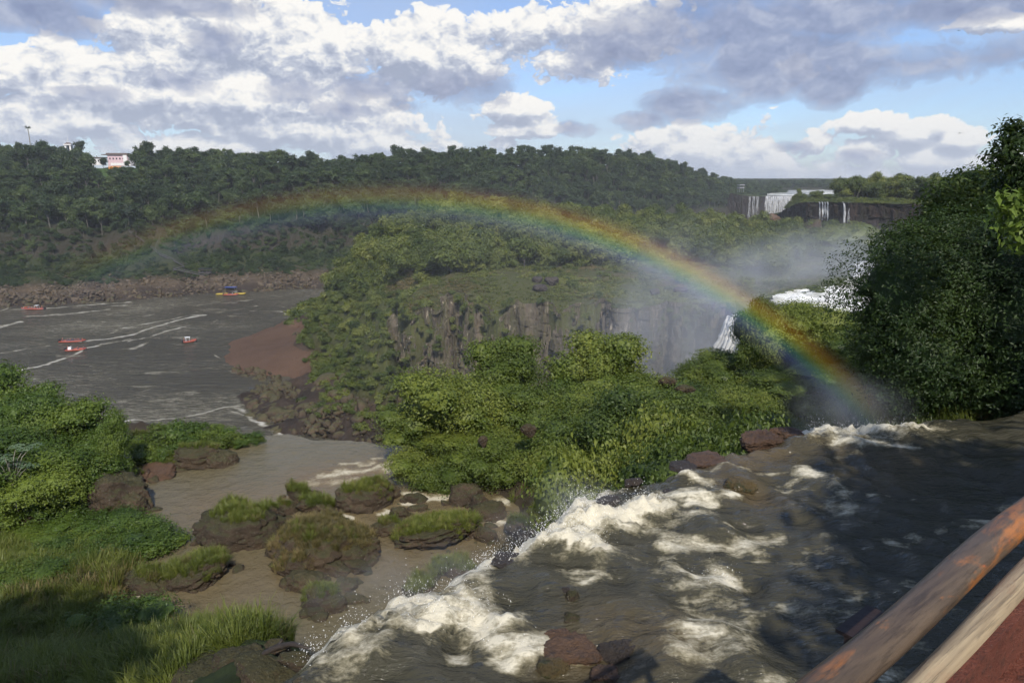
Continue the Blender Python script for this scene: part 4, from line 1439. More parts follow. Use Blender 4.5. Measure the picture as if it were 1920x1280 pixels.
for k, (px, yt, Y, w, lb) in enumerate(mid_list):
    plant_top('thicket_tree', MID[k % 4], px, yt, Y, 6.1, w * 1.12, label=lb, cat='tree', group=G1)
low_list = [(790, 880, 0, 'low bush at the water edge below the light green tree'), (850, 884, 0, 'low bush over the pool shore at the thicket foot'), (925, 890, 0, 'low spreading bush above the brown boulders'),
            (1000, 888, 0, 'low bush behind the grass topped boulder'), (1100, 905, 0, 'low bush in the shade at the thicket foot'), (1160, 890, 0, 'low bush right of the grass topped boulder'), (1230, 812, 26, 'creeping bush on the slope below the lip'),
            (1290, 800, 25.5, 'creeping bush just left of the shaded hollow'), (1345, 785, 25.5, 'rounded creeping bush next to the brown lip rocks'), (1265, 842, 22.5, 'creeping bush touching the stream lip'), (1330, 822, 22, 'creeping bush lowest on the slope by the lip rocks'),
            (1200, 862, 22.5, 'green mat bush at the foot of the slope by the rapids'), (1130, 880, 23.5, 'dull bush above the white chute')]
for k, (px, yt, Y, lb) in enumerate(low_list):
    if Y == 0:
        p = PH(px, yt, -17.2)
        plant('low_bush', LOW[k % 2], (p[0], p[1], float(near_z(p[0], p[1])[0]) - .1), .95, label=lb, cat='bush', group='low bushes at the foot of the thicket')
    else:
        plant_top('low_bush', LOW[k % 2], px, yt, Y, 2.1, 1.15, label=lb, cat='bush', group='low bushes at the foot of the thicket')
# trees behind the lip on the right
r_list = [(1345, 655, 52, .95, 'rounded bush tree below the white gorge fall', 0), (1418, 572, 50, .6, 'thin dark tree standing before the white gorge fall', 2), (1440, 612, 50, .7, 'dark tree between the thin tree and the bright domed tree', 2), (1505, 548, 50, .95, 'bright domed tree under the foaming rapids', 3),
          (1560, 600, 48, .8, 'green tree right of the bright domed tree', 0), (1590, 570, 66, .7, 'dull tree beside the rapids at the edge of the big dark tree', 1), (1470, 690, 42, .85, 'shaded bush tree in the hollow behind the lip', 1), (1550, 680, 42, .8, 'shaded bush tree left of the grassy bank by the lip', 3),
          (1400, 715, 40, .8, 'green bush in the hollow left of the bright chute', 0), (1340, 735, 36, .8, 'bush at the left rim of the hollow', 1), (1420, 772, 30, .5, 'dark small bush behind the brown lip rocks', 3), (1480, 768, 29, .5, 'dark small bush above the white chute crest', 1),
          (1620, 690, 36, .7, 'sunlit bush on the grassy bank by the big dark tree', 0), (1650, 735, 29, .5, 'small bush on the bank beside the chute crest', 3)]
for px, yt, Y, w, lb, k in r_list:
    plant_top('hollow_tree', MID[k], px, yt, Y, 6.1, w * 1.0, label=lb, cat='tree', group='trees in the hollow behind the lip')
# left bank trees
l_list = [(-20, 690, 45, 1.1, 'tall bright tree at the edge of the view on the left bank', 0), (35, 708, 44, 1.0, 'tall leafy tree over the river on the left bank', 1), (90, 752, 41, 1.0, 'leafy tree stepping down towards the pool on the left bank', 0), (140, 790, 40, .9, 'leafy tree next to the slim outer tree', 1),
          (205, 796, 39, .5, 'slim leafy tree standing apart at the left pool edge', 2), (60, 800, 38, 1.0, 'dense dark tree in the middle of the left grove', 0), (-10, 830, 37, 1.1, 'dense tree at the picture edge below the tall bright tree', 1), (150, 842, 37, .8, 'bushy tree behind the big brown boulder', 2),
          (105, 850, 36, .8, 'dark gap tree between the grove and the silvery sapling', 1)]
for px, yt, Y, w, lb, k in l_list:
    plant_top('grove_tree', LFT[k], px, yt, Y, 6.3, w * .95, label=lb, cat='tree', group='trees of the left bank grove')
ll = [(130, 930, 36, 'low leafy bush left of the big brown boulder'), (165, 955, 34, 'low leafy bush in front of the big brown boulder'), (95, 925, 38, 'low bush right of the silvery sapling'), (230, 975, 32, 'small bright bush near the pool at the grass edge'), (275, 985, 32, 'small round bush beside the grass topped bank'), (120, 1010, 31, 'low tangled bush among the tall grass'),
      (10, 960, 36, 'low bush under the silvery sapling at the picture edge'), (60, 990, 33, 'dry topped low bush under the silvery sapling'), (30, 1060, 28, 'leafy bush in the tall grass at the picture edge'), (215, 1120, 25, 'leafy bush near the foam patch')]
for k, (px, yt, Y, lb) in enumerate(ll):
    plant_top('low_bush', LOWL[k % 2], px, yt, Y, 2.1, .95, label=lb, cat='bush', group='low bushes of the left bank')
# silvery umbrella sapling
mb = MB()
cx = []
for k in range(11):
    a = k * 2.4
    e = np.array([math.cos(a) * rng.uniform(.3, 1.1), math.sin(a) * rng.uniform(.3, 1.1), rng.uniform(2.3, 3.4)])
    mb.tube([(0, 0, 1.6), e * [.5, .5, .85], e], [.022, .016, .01], 5)
    cx.append(e)
mb.tube([(0, 0, -.3), (.05, 0, 1.0), (0, 0, 1.7), (0, .05, 2.6)], [.06, .05, .045, .02], 6)
LV, LN = [], []
for e in cx:
    for j in range(26):
        a = j * 2 * math.pi / 13 + rng.normal() * .1
        rr = .26 if j % 2 else .16
        LV.append(e + [math.cos(a) * rr, math.sin(a) * rr, -.05 * (j % 2) + rng.normal() * .02])
        LN.append([math.cos(a) * .45, math.sin(a) * .45, 1])
LV, LN = np.array(LV), np.array(LN)
LN /= np.linalg.norm(LN, axis=1)[:, None]
V, Q = leaf_quads(LV, LN, .24, .35)
plant('umbrella_sapling', {'crown': mesh_np('crown', V, Q, M['leaf_silver'], smooth_=False), 'trunk': mb.mesh('trunk', M['bark_pale'], True)}, on_near(38, 990, 35), 1.25,
      label='slender sapling with silvery star shaped leaf whorls on the left bank', cat='sapling')

# ------------------------------------------------------------------ the big dark tree on the right, leaning trees beside it
def big_tree(name, loc, blobs, nclus, per, leaf, spread, mat, tr, label, hgt, asp=.5, twigs=0):
    B = [(b[0] - loc[0], b[1] - loc[1], b[2] - loc[2], b[3], b[4], b[5]) for b in blobs]
    V, Q = crown(B, nclus, per, leaf, spread, asp, up=.2, shell=(.66, 1.22))
    cv, cf = core(B, .58, 3)
    mb = MB()
    j = np.array([0, 0, hgt])
    mb.tube([(0, 0, -.8), j * [1, 1, .5], j], [tr * 1.3, tr, tr * .8], 9)
    for b in B:
        e = np.array(b[:3])
        mb.tube([j * rng.uniform(.6, 1), (j + e) / 2 + [0, 0, .3], e], [tr * .5, tr * .3, tr * .1], 6)
        for _ in range(twigs):
            d = rand_dirs(1)[0]
            d[2] = abs(d[2]) * .4
            mb.tube([e, e + d * b[3] * .7, e + d * b[3] * 1.15], [tr * .1, tr * .05, tr * .02], 4)
    root = bpy.data.objects.new(name, None)
    COL.objects.link(root)
    root.location = loc
    tag(root, label, 'tree')
    put('crown', mesh_np('crown', np.r_[V, cv], [Q, cf + len(V)], mat, smooth_=False), root)
    put('trunk', mb.mesh('trunk', M['bark'], True), root)
    return root


def B_(px, py, Y, r, rz=None):
    p = PD(px, py, Y)
    k = Y / F * 1.02
    return (p[0], p[1], p[2], r * k, r * k, (rz or r) * k)


gr = on_near(1790, 765, 24.5)
big_tree('dark_tree', gr, [B_(1700, 560, 24, 115, 110), B_(1800, 540, 24, 130, 120), B_(1880, 600, 23, 130), B_(1740, 660, 23, 110, 95), B_(1668, 640, 24, 58, 50), B_(1684, 525, 25, 52, 50), B_(1632, 545, 25, 26, 20), B_(1840, 700, 23, 110, 75), B_(1690, 730, 23, 62, 42), B_(1760, 480, 25, 85, 70),
                           B_(1700, 470, 25, 55, 48), B_(1860, 500, 24, 90, 80), B_(1940, 700, 22, 110, 90), B_(1950, 560, 23, 100, 100), B_(1640, 690, 24, 36, 26), B_(1612, 655, 24, 22, 14), B_(1642, 590, 24, 34, 34), B_(1900, 460, 24, 60, 60)], 17000, 9, .115, .12, M['leaf_dark'], .22,
         'huge dense dark green tree at the right edge above the stream', 2.6, .45, 2)
gr2 = on_near(1830, 745, 30)
big_tree('leaning_tree', gr2, [B_(1800, 420, 34, 60, 45), B_(1850, 390, 33, 60, 50), B_(1790, 370, 34, 45, 35), B_(1840, 345, 34, 50, 26), B_(1900, 370, 33, 50, 45), B_(1760, 410, 34, 30, 28)], 2600, 6, .2, .17, M['leaf_dark'], .15,
         'dark flat topped tree rising behind the huge dense tree', 6.0, .5, 3)
gr3 = on_near(1960, 760, 22)
big_tree('slender_tree', (gr3[0], 19.5, gr3[2]), [B_(1905, 260, 19, 22, 22), B_(1890, 295, 19, 26, 20), B_(1915, 320, 19, 28, 24), B_(1900, 240, 19, 14, 12), B_(1920, 360, 19, 30, 26), B_(1880, 345, 19.5, 20, 12)], 520, 6, .14, .13, M['leaf_dark'], .07,
         'slender tree top sticking up into the sky at the right edge', 7.5, .5, 4)
gr4 = on_near(1980, 765, 21)
big_tree('pale_leaved_tree', (gr4[0] + .4, 13.0, UP - .6), [B_(1915, 385, 12.5, 30, 24), B_(1900, 410, 12.5, 26, 30), B_(1925, 440, 12.5, 34, 34), B_(1890, 375, 12.5, 14, 12)], 110, 5, .17, .11, M['leaf_light'], .05,
         'light green broad leaved branch hanging in at the right edge', 7.0, .5, 3)

# trees behind the viewer, which shade the stream and the bank
SH = []
for mat_, ly in (('leaf_dark', 0),):
    SH = bush_src('leaf_dark', 4.2, 4.5, 7.0, 10, 700, 4, .55, .4, 6.0, .25)
SH.pop('none', None)
shade = [(13.5, -5.5, -6, 1.15, 1.5), (20, -7, -6, 1.3, 1.5), (23.5, -1.5, -6, 1.3, 1.5), (11.8, -4.5, -6, 1.2, 1.25), (16.5, -3, -6, 1.3, 1.4), (14.5, -8, -6, 1.35, 1.35), (18.5, -8, -6, 1.5, 1.3), (25, 1, -6, 1.6, 1.6), (17, -12, -6, 1.5, 1.6), (21.5, -4, -6, 1.3, 1.2), (25.5, -7, -6, 1.6, 1.75), (28, -3, -6, 1.7, 1.8), (30, -9, -6, 1.8, 2.1), (30, -2, -6, 1.8, 2.0), 
         (-10.9, -6.5, -6.5, 1.35, 1.4), (-15.5, -5, -8, 1.2, 1.5), (-5.6, -7.5, -5, .5, 2.0)]
for k, (x, y, z, s, sz_) in enumerate(shade):
    plant('shade_tree', SH, (x, y, z), s, sz=sz_, label='tree behind the walkway outside the picture', cat='tree', group='trees behind the walkway')
def tuft_mesh(name, mat, nbl, L, sp, wid, droop, seed):
    r_ = np.random.default_rng(seed)
    a = r_.uniform(0, 2 * math.pi, nbl)
    r0 = sp * np.sqrt(r_.random(nbl))
    base = np.c_[np.cos(a) * r0, np.sin(a) * r0, np.full(nbl, -.06)]
    out = np.c_[np.cos(a + r_.normal(size=nbl) * .7), np.sin(a + r_.normal(size=nbl) * .7), np.zeros(nbl)]
    ln = L * r_.uniform(.55, 1.15, nbl)[:, None]
    side = np.c_[-out[:, 1], out[:, 0], np.zeros(nbl)]
    lean = r_.uniform(.15, .75, nbl)[:, None]
    V = []
    for k, t_ in enumerate((0, .4, .75, 1.0)):
        c = base + out * lean * ln * (t_ ** 1.6) * .9 + np.array([0, 0, 1]) * ln * (t_ - droop * lean * t_ ** 2.5)
        w = wid * (1, .9, .6, .08)[k]
        V += [c - side * w / 2, c + side * w / 2]
    V = np.stack(V, 1).reshape(-1, 3)
    f = []
    for k in range(3):
        b = 2 * k
        f.append(np.arange(nbl)[:, None] * 8 + np.array([b, b + 1, b + 3, b + 2])[None])
    return mesh_np(name, V, np.concatenate(f), mat, smooth_=False)


TPOLY = [(1440, 574), (1448, 562), (1475, 554), (1505, 549), (1535, 543), (1575, 541), (1588, 530), (1596, 514), (1604, 498), (1660, 492), (1680, 600), (1560, 592), (1500, 575), (1460, 578)]

# ------------------------------------------------------------------ boulders
def boulder_mesh(name, mat, seed, planes=15, flat=1.0, sub=5, rough=.10):
    r_ = np.random.default_rng(seed)
    v, f = ICO[sub]
    n = r_.normal(size=(planes, 3))
    n /= np.linalg.norm(n, axis=1)[:, None]
    n = np.r_[n, [[0, 0, 1]]]
    h = np.r_[r_.uniform(.68, 1.0, planes), [.8 * flat]]
    d = np.maximum(v @ n.T, .05)
    q = h[None, :] / d
    k = 26.0
    r = -np.log(np.exp(-k * np.minimum(q, 3)).sum(1)) / k
    r = np.minimum(r, 1.15)
    r = r * (1 + rough * fbm(v * 3 + seed, 4, seed) + rough * .6 * fbm(v * 9 + seed, 3, seed + 4))
    cr = np.abs(fbm(v * 1.3 + seed * 2.2, 3, seed + 9))
    r = r * (1 - .13 * np.exp(-(cr / .04) ** 2)) * (1 + .04 * fbm(v * 22 + seed, 2, seed + 6))
    return mesh_np(name, v * r[:, None], f, mat)


BR = [boulder_mesh('boulder', M['rock'], 10 + i, 9 + i % 5) for i in range(7)]
BRED = [boulder_mesh('boulder', M['rock_red'], 30 + i, 12) for i in range(3)]
BDK = [boulder_mesh('boulder', M['rock_dark'], 40 + i, 12) for i in range(2)]
BMO = [boulder_mesh('boulder', M['rock_moss'], 50 + i, 10) for i in range(2)]
BSH = [boulder_mesh('rubble stone', M['rock_shore'], 60 + i, 10, sub=2) for i in range(4)] + [boulder_mesh('rubble stone', M['rock'], 70 + i, 10, sub=2) for i in range(3)]
rocks = []


def rock(px, py, w, h, label, src, z=POOL, Y=None, depth=1.0, group=None, rz=None, sink=.25, name='boulder', tuft=0.0, dry=.1):
    """px,py = middle of the visible stone; w,h its size in the photograph"""
    p = PH(px, py + h * .25, z) if Y is None else PD(px, py + h * .25, Y)
    rg = np.linalg.norm(p)
    rx = w / F * rg / 2 * .98
    rzv = h / F * rg / 2 * .86
    ry = max(rx * .7 * depth, rzv * .9)
    o = put(name, src[len(rocks) % len(src)], loc=(p[0], p[1], p[2] + rzv * (.55 - sink)), rot=(rng.normal() * .12, rng.normal() * .12, rng.uniform(-.4, .4) if rz is None else rz), scl=(rx, ry, rzv * 1.15))
    tag(o, label, 'boulder', group)
    rocks.append((o, tuft, dry))
    return o


G = 'brown boulders of the ledge pools'
RK = [
    (212, 925, 118, 92, 'big dark brown boulder with a cracked face at the left pool shore', .0), (235, 900, 60, 50, 'smaller dark shoulder of rock behind the big cracked boulder', .05), (258, 945, 50, 50, 'pale flecked block at the water end of the big cracked boulder', .0),
    (455, 985, 140, 90, 'wide dark rock outcrop standing between the two pools', .35), (440, 960, 80, 60, 'grass crowned block on the wide dark outcrop', .9), (505, 962, 58, 62, 'smooth round boulder joined to the wide dark outcrop', .1), (535, 950, 40, 34, 'small round boulder behind the smooth round one', .2),
    (490, 1010, 60, 40, 'low sloping stone at the foot of the wide dark outcrop', .0),
    (562, 922, 56, 30, 'isolated low rock with grass alone in the upper pool', .8), (600, 945, 70, 36, 'grass tufted rock between the isolated rock and the big mound', .9), (690, 925, 104, 72, 'large rounded boulder half covered with moss grass', .75), (722, 915, 50, 50, 'bare reddish shoulder of the large mossy boulder', 0),
    (600, 1005, 190, 105, 'great mound of rock topped with straw coloured grass', 1.0), (655, 1020, 110, 70, 'green tufted rock right of the straw coloured mound', .8), (560, 1055, 90, 60, 'grassy rock in front of the straw coloured mound', .9),
    (630, 1062, 60, 30, 'flat dark slab beside a tiny cascade', 0), (672, 1058, 56, 30, 'flat dark slab furthest to the right of the tiny cascade', 0), (580, 1085, 70, 42, 'sloping slab at the edge of the lower pool', 0), (645, 1092, 46, 28, 'oval stone below the tiny cascade', 0),
    (600, 1115, 70, 60, 'bushy grass covered stone near the bottom of the slab group', .9), (622, 1128, 48, 40, 'brown stone right of the bushy grass covered stone', 0), (594, 1146, 34, 22, 'lowest small stone of the slab group', 0),
    (773, 932, 30, 26, 'small round black stone in the white water', 0), (752, 958, 36, 32, 'round brown stone above the long grassy rock', 0), (790, 950, 26, 14, 'tiny flat stone by the small black stone', 0),
    (868, 922, 64, 62, 'square brown boulder with a cleft right of the white water', 0), (898, 938, 40, 44, 'reddish block leaning on the square brown boulder', 0), (915, 955, 62, 46, 'sloping reddish boulder beside the small white cascade', 0), (925, 900, 50, 56, 'tall brown boulder under the thicket', .15),
    (825, 890, 50, 20, 'flat brown stone at the water edge under the low bush', 0), (850, 872, 70, 26, 'dark ledge stone under the thicket', .1), (1012, 905, 78, 72, 'boulder wearing a big cap of grass beside the small cascade', .95), (980, 915, 44, 50, 'dark split boulder left of the grass capped one', 0),
    (815, 985, 190, 50, 'long low rock bar with a grassy top', .95), (730, 985, 60, 34, 'brown hump at the left end of the long low rock bar', .3), (910, 1002, 44, 38, 'pointed brown stone at the right end of the long low rock bar', 0), (880, 990, 60, 36, 'brown hump in the right part of the long low rock bar', .5),
    (985, 990, 70, 50, 'grassy stone below the small white cascade', .8), (1050, 975, 130, 100, 'overgrown slope rock left of the big white chute', .9), (1015, 1000, 60, 46, 'bare lower corner of the overgrown slope rock', .1),
    (365, 1065, 128, 56, 'rock shelf with a thick grass cap jutting into the lower pool', 1.0), (290, 1085, 80, 40, 'dark bank rock beside the cream foam patch', .3), (280, 1118, 30, 16, 'little brown stones at the end of the cream foam patch', 0),
    (850, 1060, 80, 36, 'grassy stone in the lower pool near the splashing lip', .95), (800, 1082, 50, 20, 'low tuft rock left of the grassy stone by the splashing lip', .9), (665, 1120, 40, 14, 'sunken dark stone just breaking the lower pool', 0), (780, 1100, 60, 20, 'weedy stone right under the splashing lip', .9),
    (375, 850, 110, 52, 'bare brown rock on the front of the pool islet', .15), (410, 858, 62, 40, 'cracked brown block at the right tip of the pool islet', 0), (330, 868, 60, 26, 'flat rock at the left of the pool islet', .1), (290, 885, 80, 16, 'reddish flat shelf linking the islet to the left shore', 0), (250, 893, 60, 22, 'reddish stone at the shore end of the flat shelf', .1),
    (263, 817, 24, 12, 'tiny red stone with one tuft of grass behind the islet', .9), (175, 915, 40, 40, 'brown rock face in the bushes left of the big cracked boulder', .2),
]
for px, py, w, h, lb, tf in RK:
    red = 'red' in lb.split(' ')[0] or 'reddish' in lb
    rock(px, py, w, h, lb, BRED if ('reddish flat' in lb or 'reddish stone' in lb) else BR, group=G, tuft=tf, dry=.85 if 'straw' in lb else .12)
# stones in and beside the upper stream
G = 'rocks at the upper stream'
for px, py, w, h, lb, src, sk, tf in [
    (1428, 824, 78, 38, 'rounded red brown rock on the lip left of the chute', BRED, .2, 0), (1478, 812, 70, 28, 'flat red brown rock touching the white chute', BRED, .2, 0), (1400, 828, 30, 22, 'dark end stone of the red brown lip rocks', BDK, .2, 0),
    (1330, 862, 90, 20, 'red rubble rock on the lip left of the small chute', BRED, .35, 0), (1280, 874, 60, 14, 'dark wet stone along the lip', BDK, .3, 0), (1376, 878, 60, 16, 'low orange brown ledge with thin water over it', BRED, .45, 0), (1382, 908, 58, 30, 'orange mossy hump above the small chute', BMO, .35, 0),
    (1275, 928, 70, 22, 'brown wet hump in the rapids below the mossy hump', BDK, .5, 0), (1140, 938, 50, 18, 'black wet stone above the big white chute', BDK, .35, 0), (1188, 902, 36, 18, 'black wet stone on the lip near the thicket', BDK, .3, 0), (960, 1050, 90, 20, 'dark brown hump under the glassy lip', BDK, .6, 0),
    (1058, 1112, 22, 30, 'dark upright stone in the middle of the stream', BDK, .15, 0), (1073, 1120, 22, 36, 'brown upright stone leaning on the dark one', BR, .1, 0), (1070, 1160, 34, 34, 'narrow brown slab below the upright stones', BR, .15, 0), (1050, 1195, 60, 30, 'orange brown rock above the big flat one', BRED, .35, 0),
    (1075, 1215, 110, 44, 'big flat orange brown rock awash in the stream', BRED, .5, 0), (1030, 1245, 60, 36, 'mossy orange flank of the flat rock', BMO, .5, 0), (1165, 1215, 90, 50, 'dark rock showing through the stream', BDK, .62, 0), (1140, 1260, 60, 30, 'lower sunken brown rock in the stream', BRED, .6, 0),
    (585, 1278, 60, 16, 'orange mossy stone at the lower rim of the falls', BMO, .3, 0), (1710, 1225, 2, 2, '', BDK, .9, 0)]:
    if lb:
        rock(px, py, w, h, lb, src, z=UP - .1, group=G, sink=sk, tuft=tf)
G = 'brown rocks at the foot of the grassy bank'
for px, py, w, h, lb in [(440, 1238, 90, 62, 'angular brown rock at the bottom of the grassy bank by the driftwood'), (380, 1262, 130, 60, 'broad brown rock lowest on the grassy bank'), (340, 1275, 70, 30, 'left end rock of the brown rocks under the grassy bank'), (520, 1212, 40, 24, 'dark stone behind the driftwood branch'),
                         (500, 1262, 120, 50, 'flat wet brown slab between the driftwood and the splashing water'), (560, 1232, 60, 26, 'small wet slab under the end of the driftwood')]:
    p = PD(px, py, 14.8)
    rock(px, py, w, h, lb, BR, Y=15.0 if 'slab' not in lb else 13.6, group=G)
# dark rounded boulders on the island meadow
for px, py, w, h, lb in [(1008, 525, 18, 14, 'dark boulder on the island meadow, left of the pair'), (1034, 527, 24, 18, 'dark boulder on the island meadow, largest of the three'), (1012, 540, 24, 14, 'dark smooth boulder on the island meadow nearest the cliff edge'),
                         (1228, 548, 20, 14, 'weathered boulder on the meadow near the cliff edge by the mist'), (1275, 545, 24, 14, 'second weathered boulder on the meadow close to the mist')]:
    p = PD(px, py + 4, 205)
    hit = None
    for Yt in np.arange(188, 260, .5):
        q = PD(px, py + h * .4, Yt)
        if q[2] <= isle_z(q[0], q[1])[0]:
            hit = q
            break
    q = hit if hit is not None else p
    k = q[1] / F
    o = put('boulder', BDK[0], loc=q + np.array([0, 0, h * k * .35]), rot=(0, .1, rng.uniform(0, 6)), scl=(w * k * .55, w * k * .5, h * k * .6))
    tag(o, lb, 'boulder', 'boulders on the island meadow')
for px, py, w, h, lb, Y in [(1250, 716, 26, 18, 'brown rock on the thicket skyline against the mist', 44), (1283, 730, 30, 16, 'second brown rock on the thicket skyline against the mist', 43), (990, 805, 24, 20, 'reddish brown stone showing inside the thicket', 37.5), (905, 826, 14, 18, 'dark brown stone showing inside the thicket', 38.5)]:
    p = PD(px, py, Y)
    k = Y / F
    tag(put('boulder', BR[2], loc=p, rot=(.1, .1, 1), scl=(w * k * .6, w * k * .6, h * k * .7)), lb, 'boulder', 'rocks among the thicket')

# rubble along the shores
bu = rng.uniform(-.86, .0, 5200)
bs = rng.uniform(-1, 34, 5200) ** 1.0
P_ = hill_xyz(bu, bs)
P_[:, 2] = hill(bu, bs) + np.interp(bs, [0, 10, 30], [0, .8, .6]) * rng.uniform(0, 1, len(bs))
s_ = rng.gamma(2.0, .27, len(P_)) * np.interp(bs, [0, 20, 34], [1, 1, .5])
kk = rng.random(len(P_)) < np.interp(bs, [0, 18, 26, 34], [1, 1, .4, .15])
ix_ = np.where(rng.random(len(P_)) < np.interp(bs, [2, 9], [.1, .85]), rng.integers(0, 4, len(P_)), rng.integers(4, 7, len(P_)))
scatter('far_bank_rubble', P_[kk], zrots(kk.sum(), .6), np.c_[s_ * 1.3, s_, s_ * .8][kk], ix_[kk], BSH)
gx, gy = jitter_grid(-130, 0, 168, 300, .95)
gz = isle_z(gx, gy)
ax, ay = proj(np.c_[gx, gy, gz])
ok = (gz > -71) & (gz < -61) & in_px(ax, ay, [(440, 690), (500, 695), (560, 735), (640, 700), (770, 690), (775, 850), (540, 830), (450, 790)]) & (rng.random(len(gx)) < .5)
ok |= (gz > -67) & (gz < -60) & in_px(ax, ay, [(510, 600), (560, 596), (640, 618), (620, 632), (520, 628)]) & (rng.random(len(gx)) < .4)
s_ = rng.gamma(2.0, .30, ok.sum())
scatter('island_shore_rubble', np.c_[gx, gy, gz + .2][ok], zrots(ok.sum(), .6), np.c_[s_ * 1.3, s_, s_ * .8], rng.integers(4, 7, ok.sum()), BSH)
mg = [tuft_mesh('meadow tuft', M['meadow'], 46, 1.0, .7, .09, .8, 21), tuft_mesh('meadow tuft', M['meadow'], 40, .7, .9, .1, .9, 22), tuft_mesh('meadow tuft', M['grass_dry'], 30, .8, .7, .09, .8, 23)]
gx, gy = jitter_grid(-60, 125, 184, 262, 1.0)
gz = isle_z(gx, gy)
ax, ay = proj(np.c_[gx, gy, gz])
ok = (gz > -38) & (gy > cliffY(gx / gy) + .5) & (ay > 488) & (ax > 700) & ~in_px(ax, ay, TPOLY)
s_ = rng.uniform(.5, 1.3, ok.sum()) * (1 + .5 * fb2(gx[ok], gy[ok], 9, 3, 120))
scatter('meadow_grass', np.c_[gx, gy, gz - .1][ok], zrots(ok.sum()), np.c_[s_ * 1.3, s_ * 1.3, s_ * .8], np.where(fb2(gx[ok], gy[ok], 12, 3, 121) + rng.normal(size=ok.sum()) * .2 > .28, 2, rng.integers(0, 2, ok.sum())), mg)
# pebbles and small blocks among the ledge boulders
pp = []
for o, tf, dr in rocks[:54]:
    for _ in range(5):
        a = rng.uniform(0, 6.28)
        pp.append([o.location.x + math.cos(a) * o.scale.x * 1.1, o.location.y + math.sin(a) * o.scale.y * 1.1, POOL - .02])
pp = np.array(pp)
s_ = rng.gamma(2, .07, len(pp))
scatter('ledge_rubble', pp, zrots(len(pp), .5), np.c_[s_ * 1.4, s_ * 1.2, s_ * .8], rng.integers(4, 7, len(pp)), BSH)

# ------------------------------------------------------------------ grass
TF = [tuft_mesh('grass tuft', M['grass'], 80, 1.0, .34, .024, .7, 1), tuft_mesh('grass tuft', M['grass'], 90, .8, .38, .023, .9, 2), tuft_mesh('grass tuft', M['grass'], 70, 1.15, .3, .026, .7, 3), tuft_mesh('grass tuft', M['grass'], 60, .6, .3, .03, .8, 4),
      tuft_mesh('grass tuft', M['grass_dry'], 60, .9, .28, .03, .6, 5), tuft_mesh('grass tuft', M['grass_dry'], 50, .6, .3, .028, .8, 6)]
tp, ts, ti = [], [], []
gx, gy = jitter_grid(-26, 4, 13, 46, .235)
gz = near_z(gx, gy)
dl = lip_dist(gx, gy)
ax, ay = proj(np.c_[gx, gy, gz])
LG = [(-60, 960), (120, 975), (230, 985), (300, 1000), (330, 1050), (285, 1090), (262, 1130), (330, 1160), (430, 1130), (520, 1090), (570, 1110), (590, 1150), (560, 1200), (480, 1215), (400, 1225), (320, 1300), (-80, 1320)]
ok = in_px(ax, ay, LG) & (dl < -1.2) & (gz > POOL + .03)
cl = fb2(gx, gy, 2.2, 3, 101)
dryp = np.clip(.06 + .5 * smooth(.25, .6, fb2(gx, gy, 3.0, 3, 103)), 0, .5)
s_ = rng.uniform(.5, .95, len(gx)) * (1 + .35 * cl)
i_ = np.where(rng.random(len(gx)) < dryp, rng.integers(4, 6, len(gx)), rng.integers(0, 4, len(gx)))
tp.append(np.c_[gx, gy, gz][ok]); ts.append(s_[ok]); ti.append(i_[ok])
# grass fringes on the ledge beyond: right slope between bushes and lip
gx, gy = jitter_grid(-4, 24, 18, 42, .5)
gz = near_z(gx, gy)
dl = lip_dist(gx, gy)
ax, ay = proj(np.c_[gx, gy, gz])
ok = (dl < -1.0) & (gz > POOL + .05) & (rng.random(len(gx)) < .55)
tp.append(np.c_[gx, gy, gz][ok]); ts.append(rng.uniform(.6, 1.0, ok.sum())); ti.append(rng.choice([0, 1, 2, 3, 3, 5], ok.sum()))
# tufts growing on the boulders
bpy.context.view_layer.update()
for o, tf, dr in rocks:
    if tf <= 0.04:
        continue
    me_ = o.data
    bv = BVHTree.FromPolygons([o.matrix_world @ v.co for v in me_.vertices], [p.vertices[:] for p in me_.polygons])
    nn = int(o.scale.x * o.scale.y * 95 * tf) + 14
    for _ in range(nn):
        a, r0 = rng.uniform(0, 6.28), math.sqrt(rng.random()) * (.5 + .48 * tf)
        x, y = o.location.x + math.cos(a) * r0 * o.scale.x, o.location.y + math.sin(a) * r0 * o.scale.y
        h = bv.ray_cast(Vector((x, y, o.location.z + 20)), Vector((0, 0, -1)))
        if h[0] is not None and h[0].z > POOL + .15:
            tp.append(np.array([[x, y, h[0].z]]))
            ts.append(np.array([rng.uniform(.22, .55)]))
            ti.append(np.array([rng.integers(4, 6) if rng.random() < dr + (.5 if dr > .5 and a < 3.1 else 0) else rng.integers(0, 4)]))
tp, ts, ti = np.concatenate(tp), np.concatenate(ts), np.concatenate(ti)
scatter('long_grass', tp, zrots(len(tp), .15), np.c_[ts, ts, ts * rng.uniform(.8, 1.15, len(ts))], ti, TF)

# thicket undergrowth: one-mesh low shrubs between the thicket trees
und = []
for r, h in [(1.0, 1.0), (1.3, .9), (.8, 1.1)]:
    bl = crown_blobs(5, r, h, h * .3, .7)
    V, Q = crown(bl, 420, 7, .10, .10)
    cv, cf = core(bl, .6, 2)
    und.append(mesh_np('undergrowth shrub', np.r_[V, cv], [Q, cf + len(V)], [M['leaf_mid']], smooth_=False))
gx, gy = jitter_grid(-9, 30, 20, 62, 1.05)
gz = near_z(gx, gy)
dl = lip_dist(gx, gy)
ax, ay = proj(np.c_[gx, gy, gz])
ok = (dl < -1.6) & (gz > POOL - .5) & in_px(ax, ay, [(775, 880), (850, 880), (930, 880), (1060, 925), (1120, 920), (1300, 868), (1400, 826), (1500, 800), (1700, 790), (1900, 770), (1900, 620), (1300, 600), (760, 700), (755, 850)])
ok &= (rng.random(len(gx)) < .6)
s_ = rng.uniform(.7, 1.3, ok.sum())
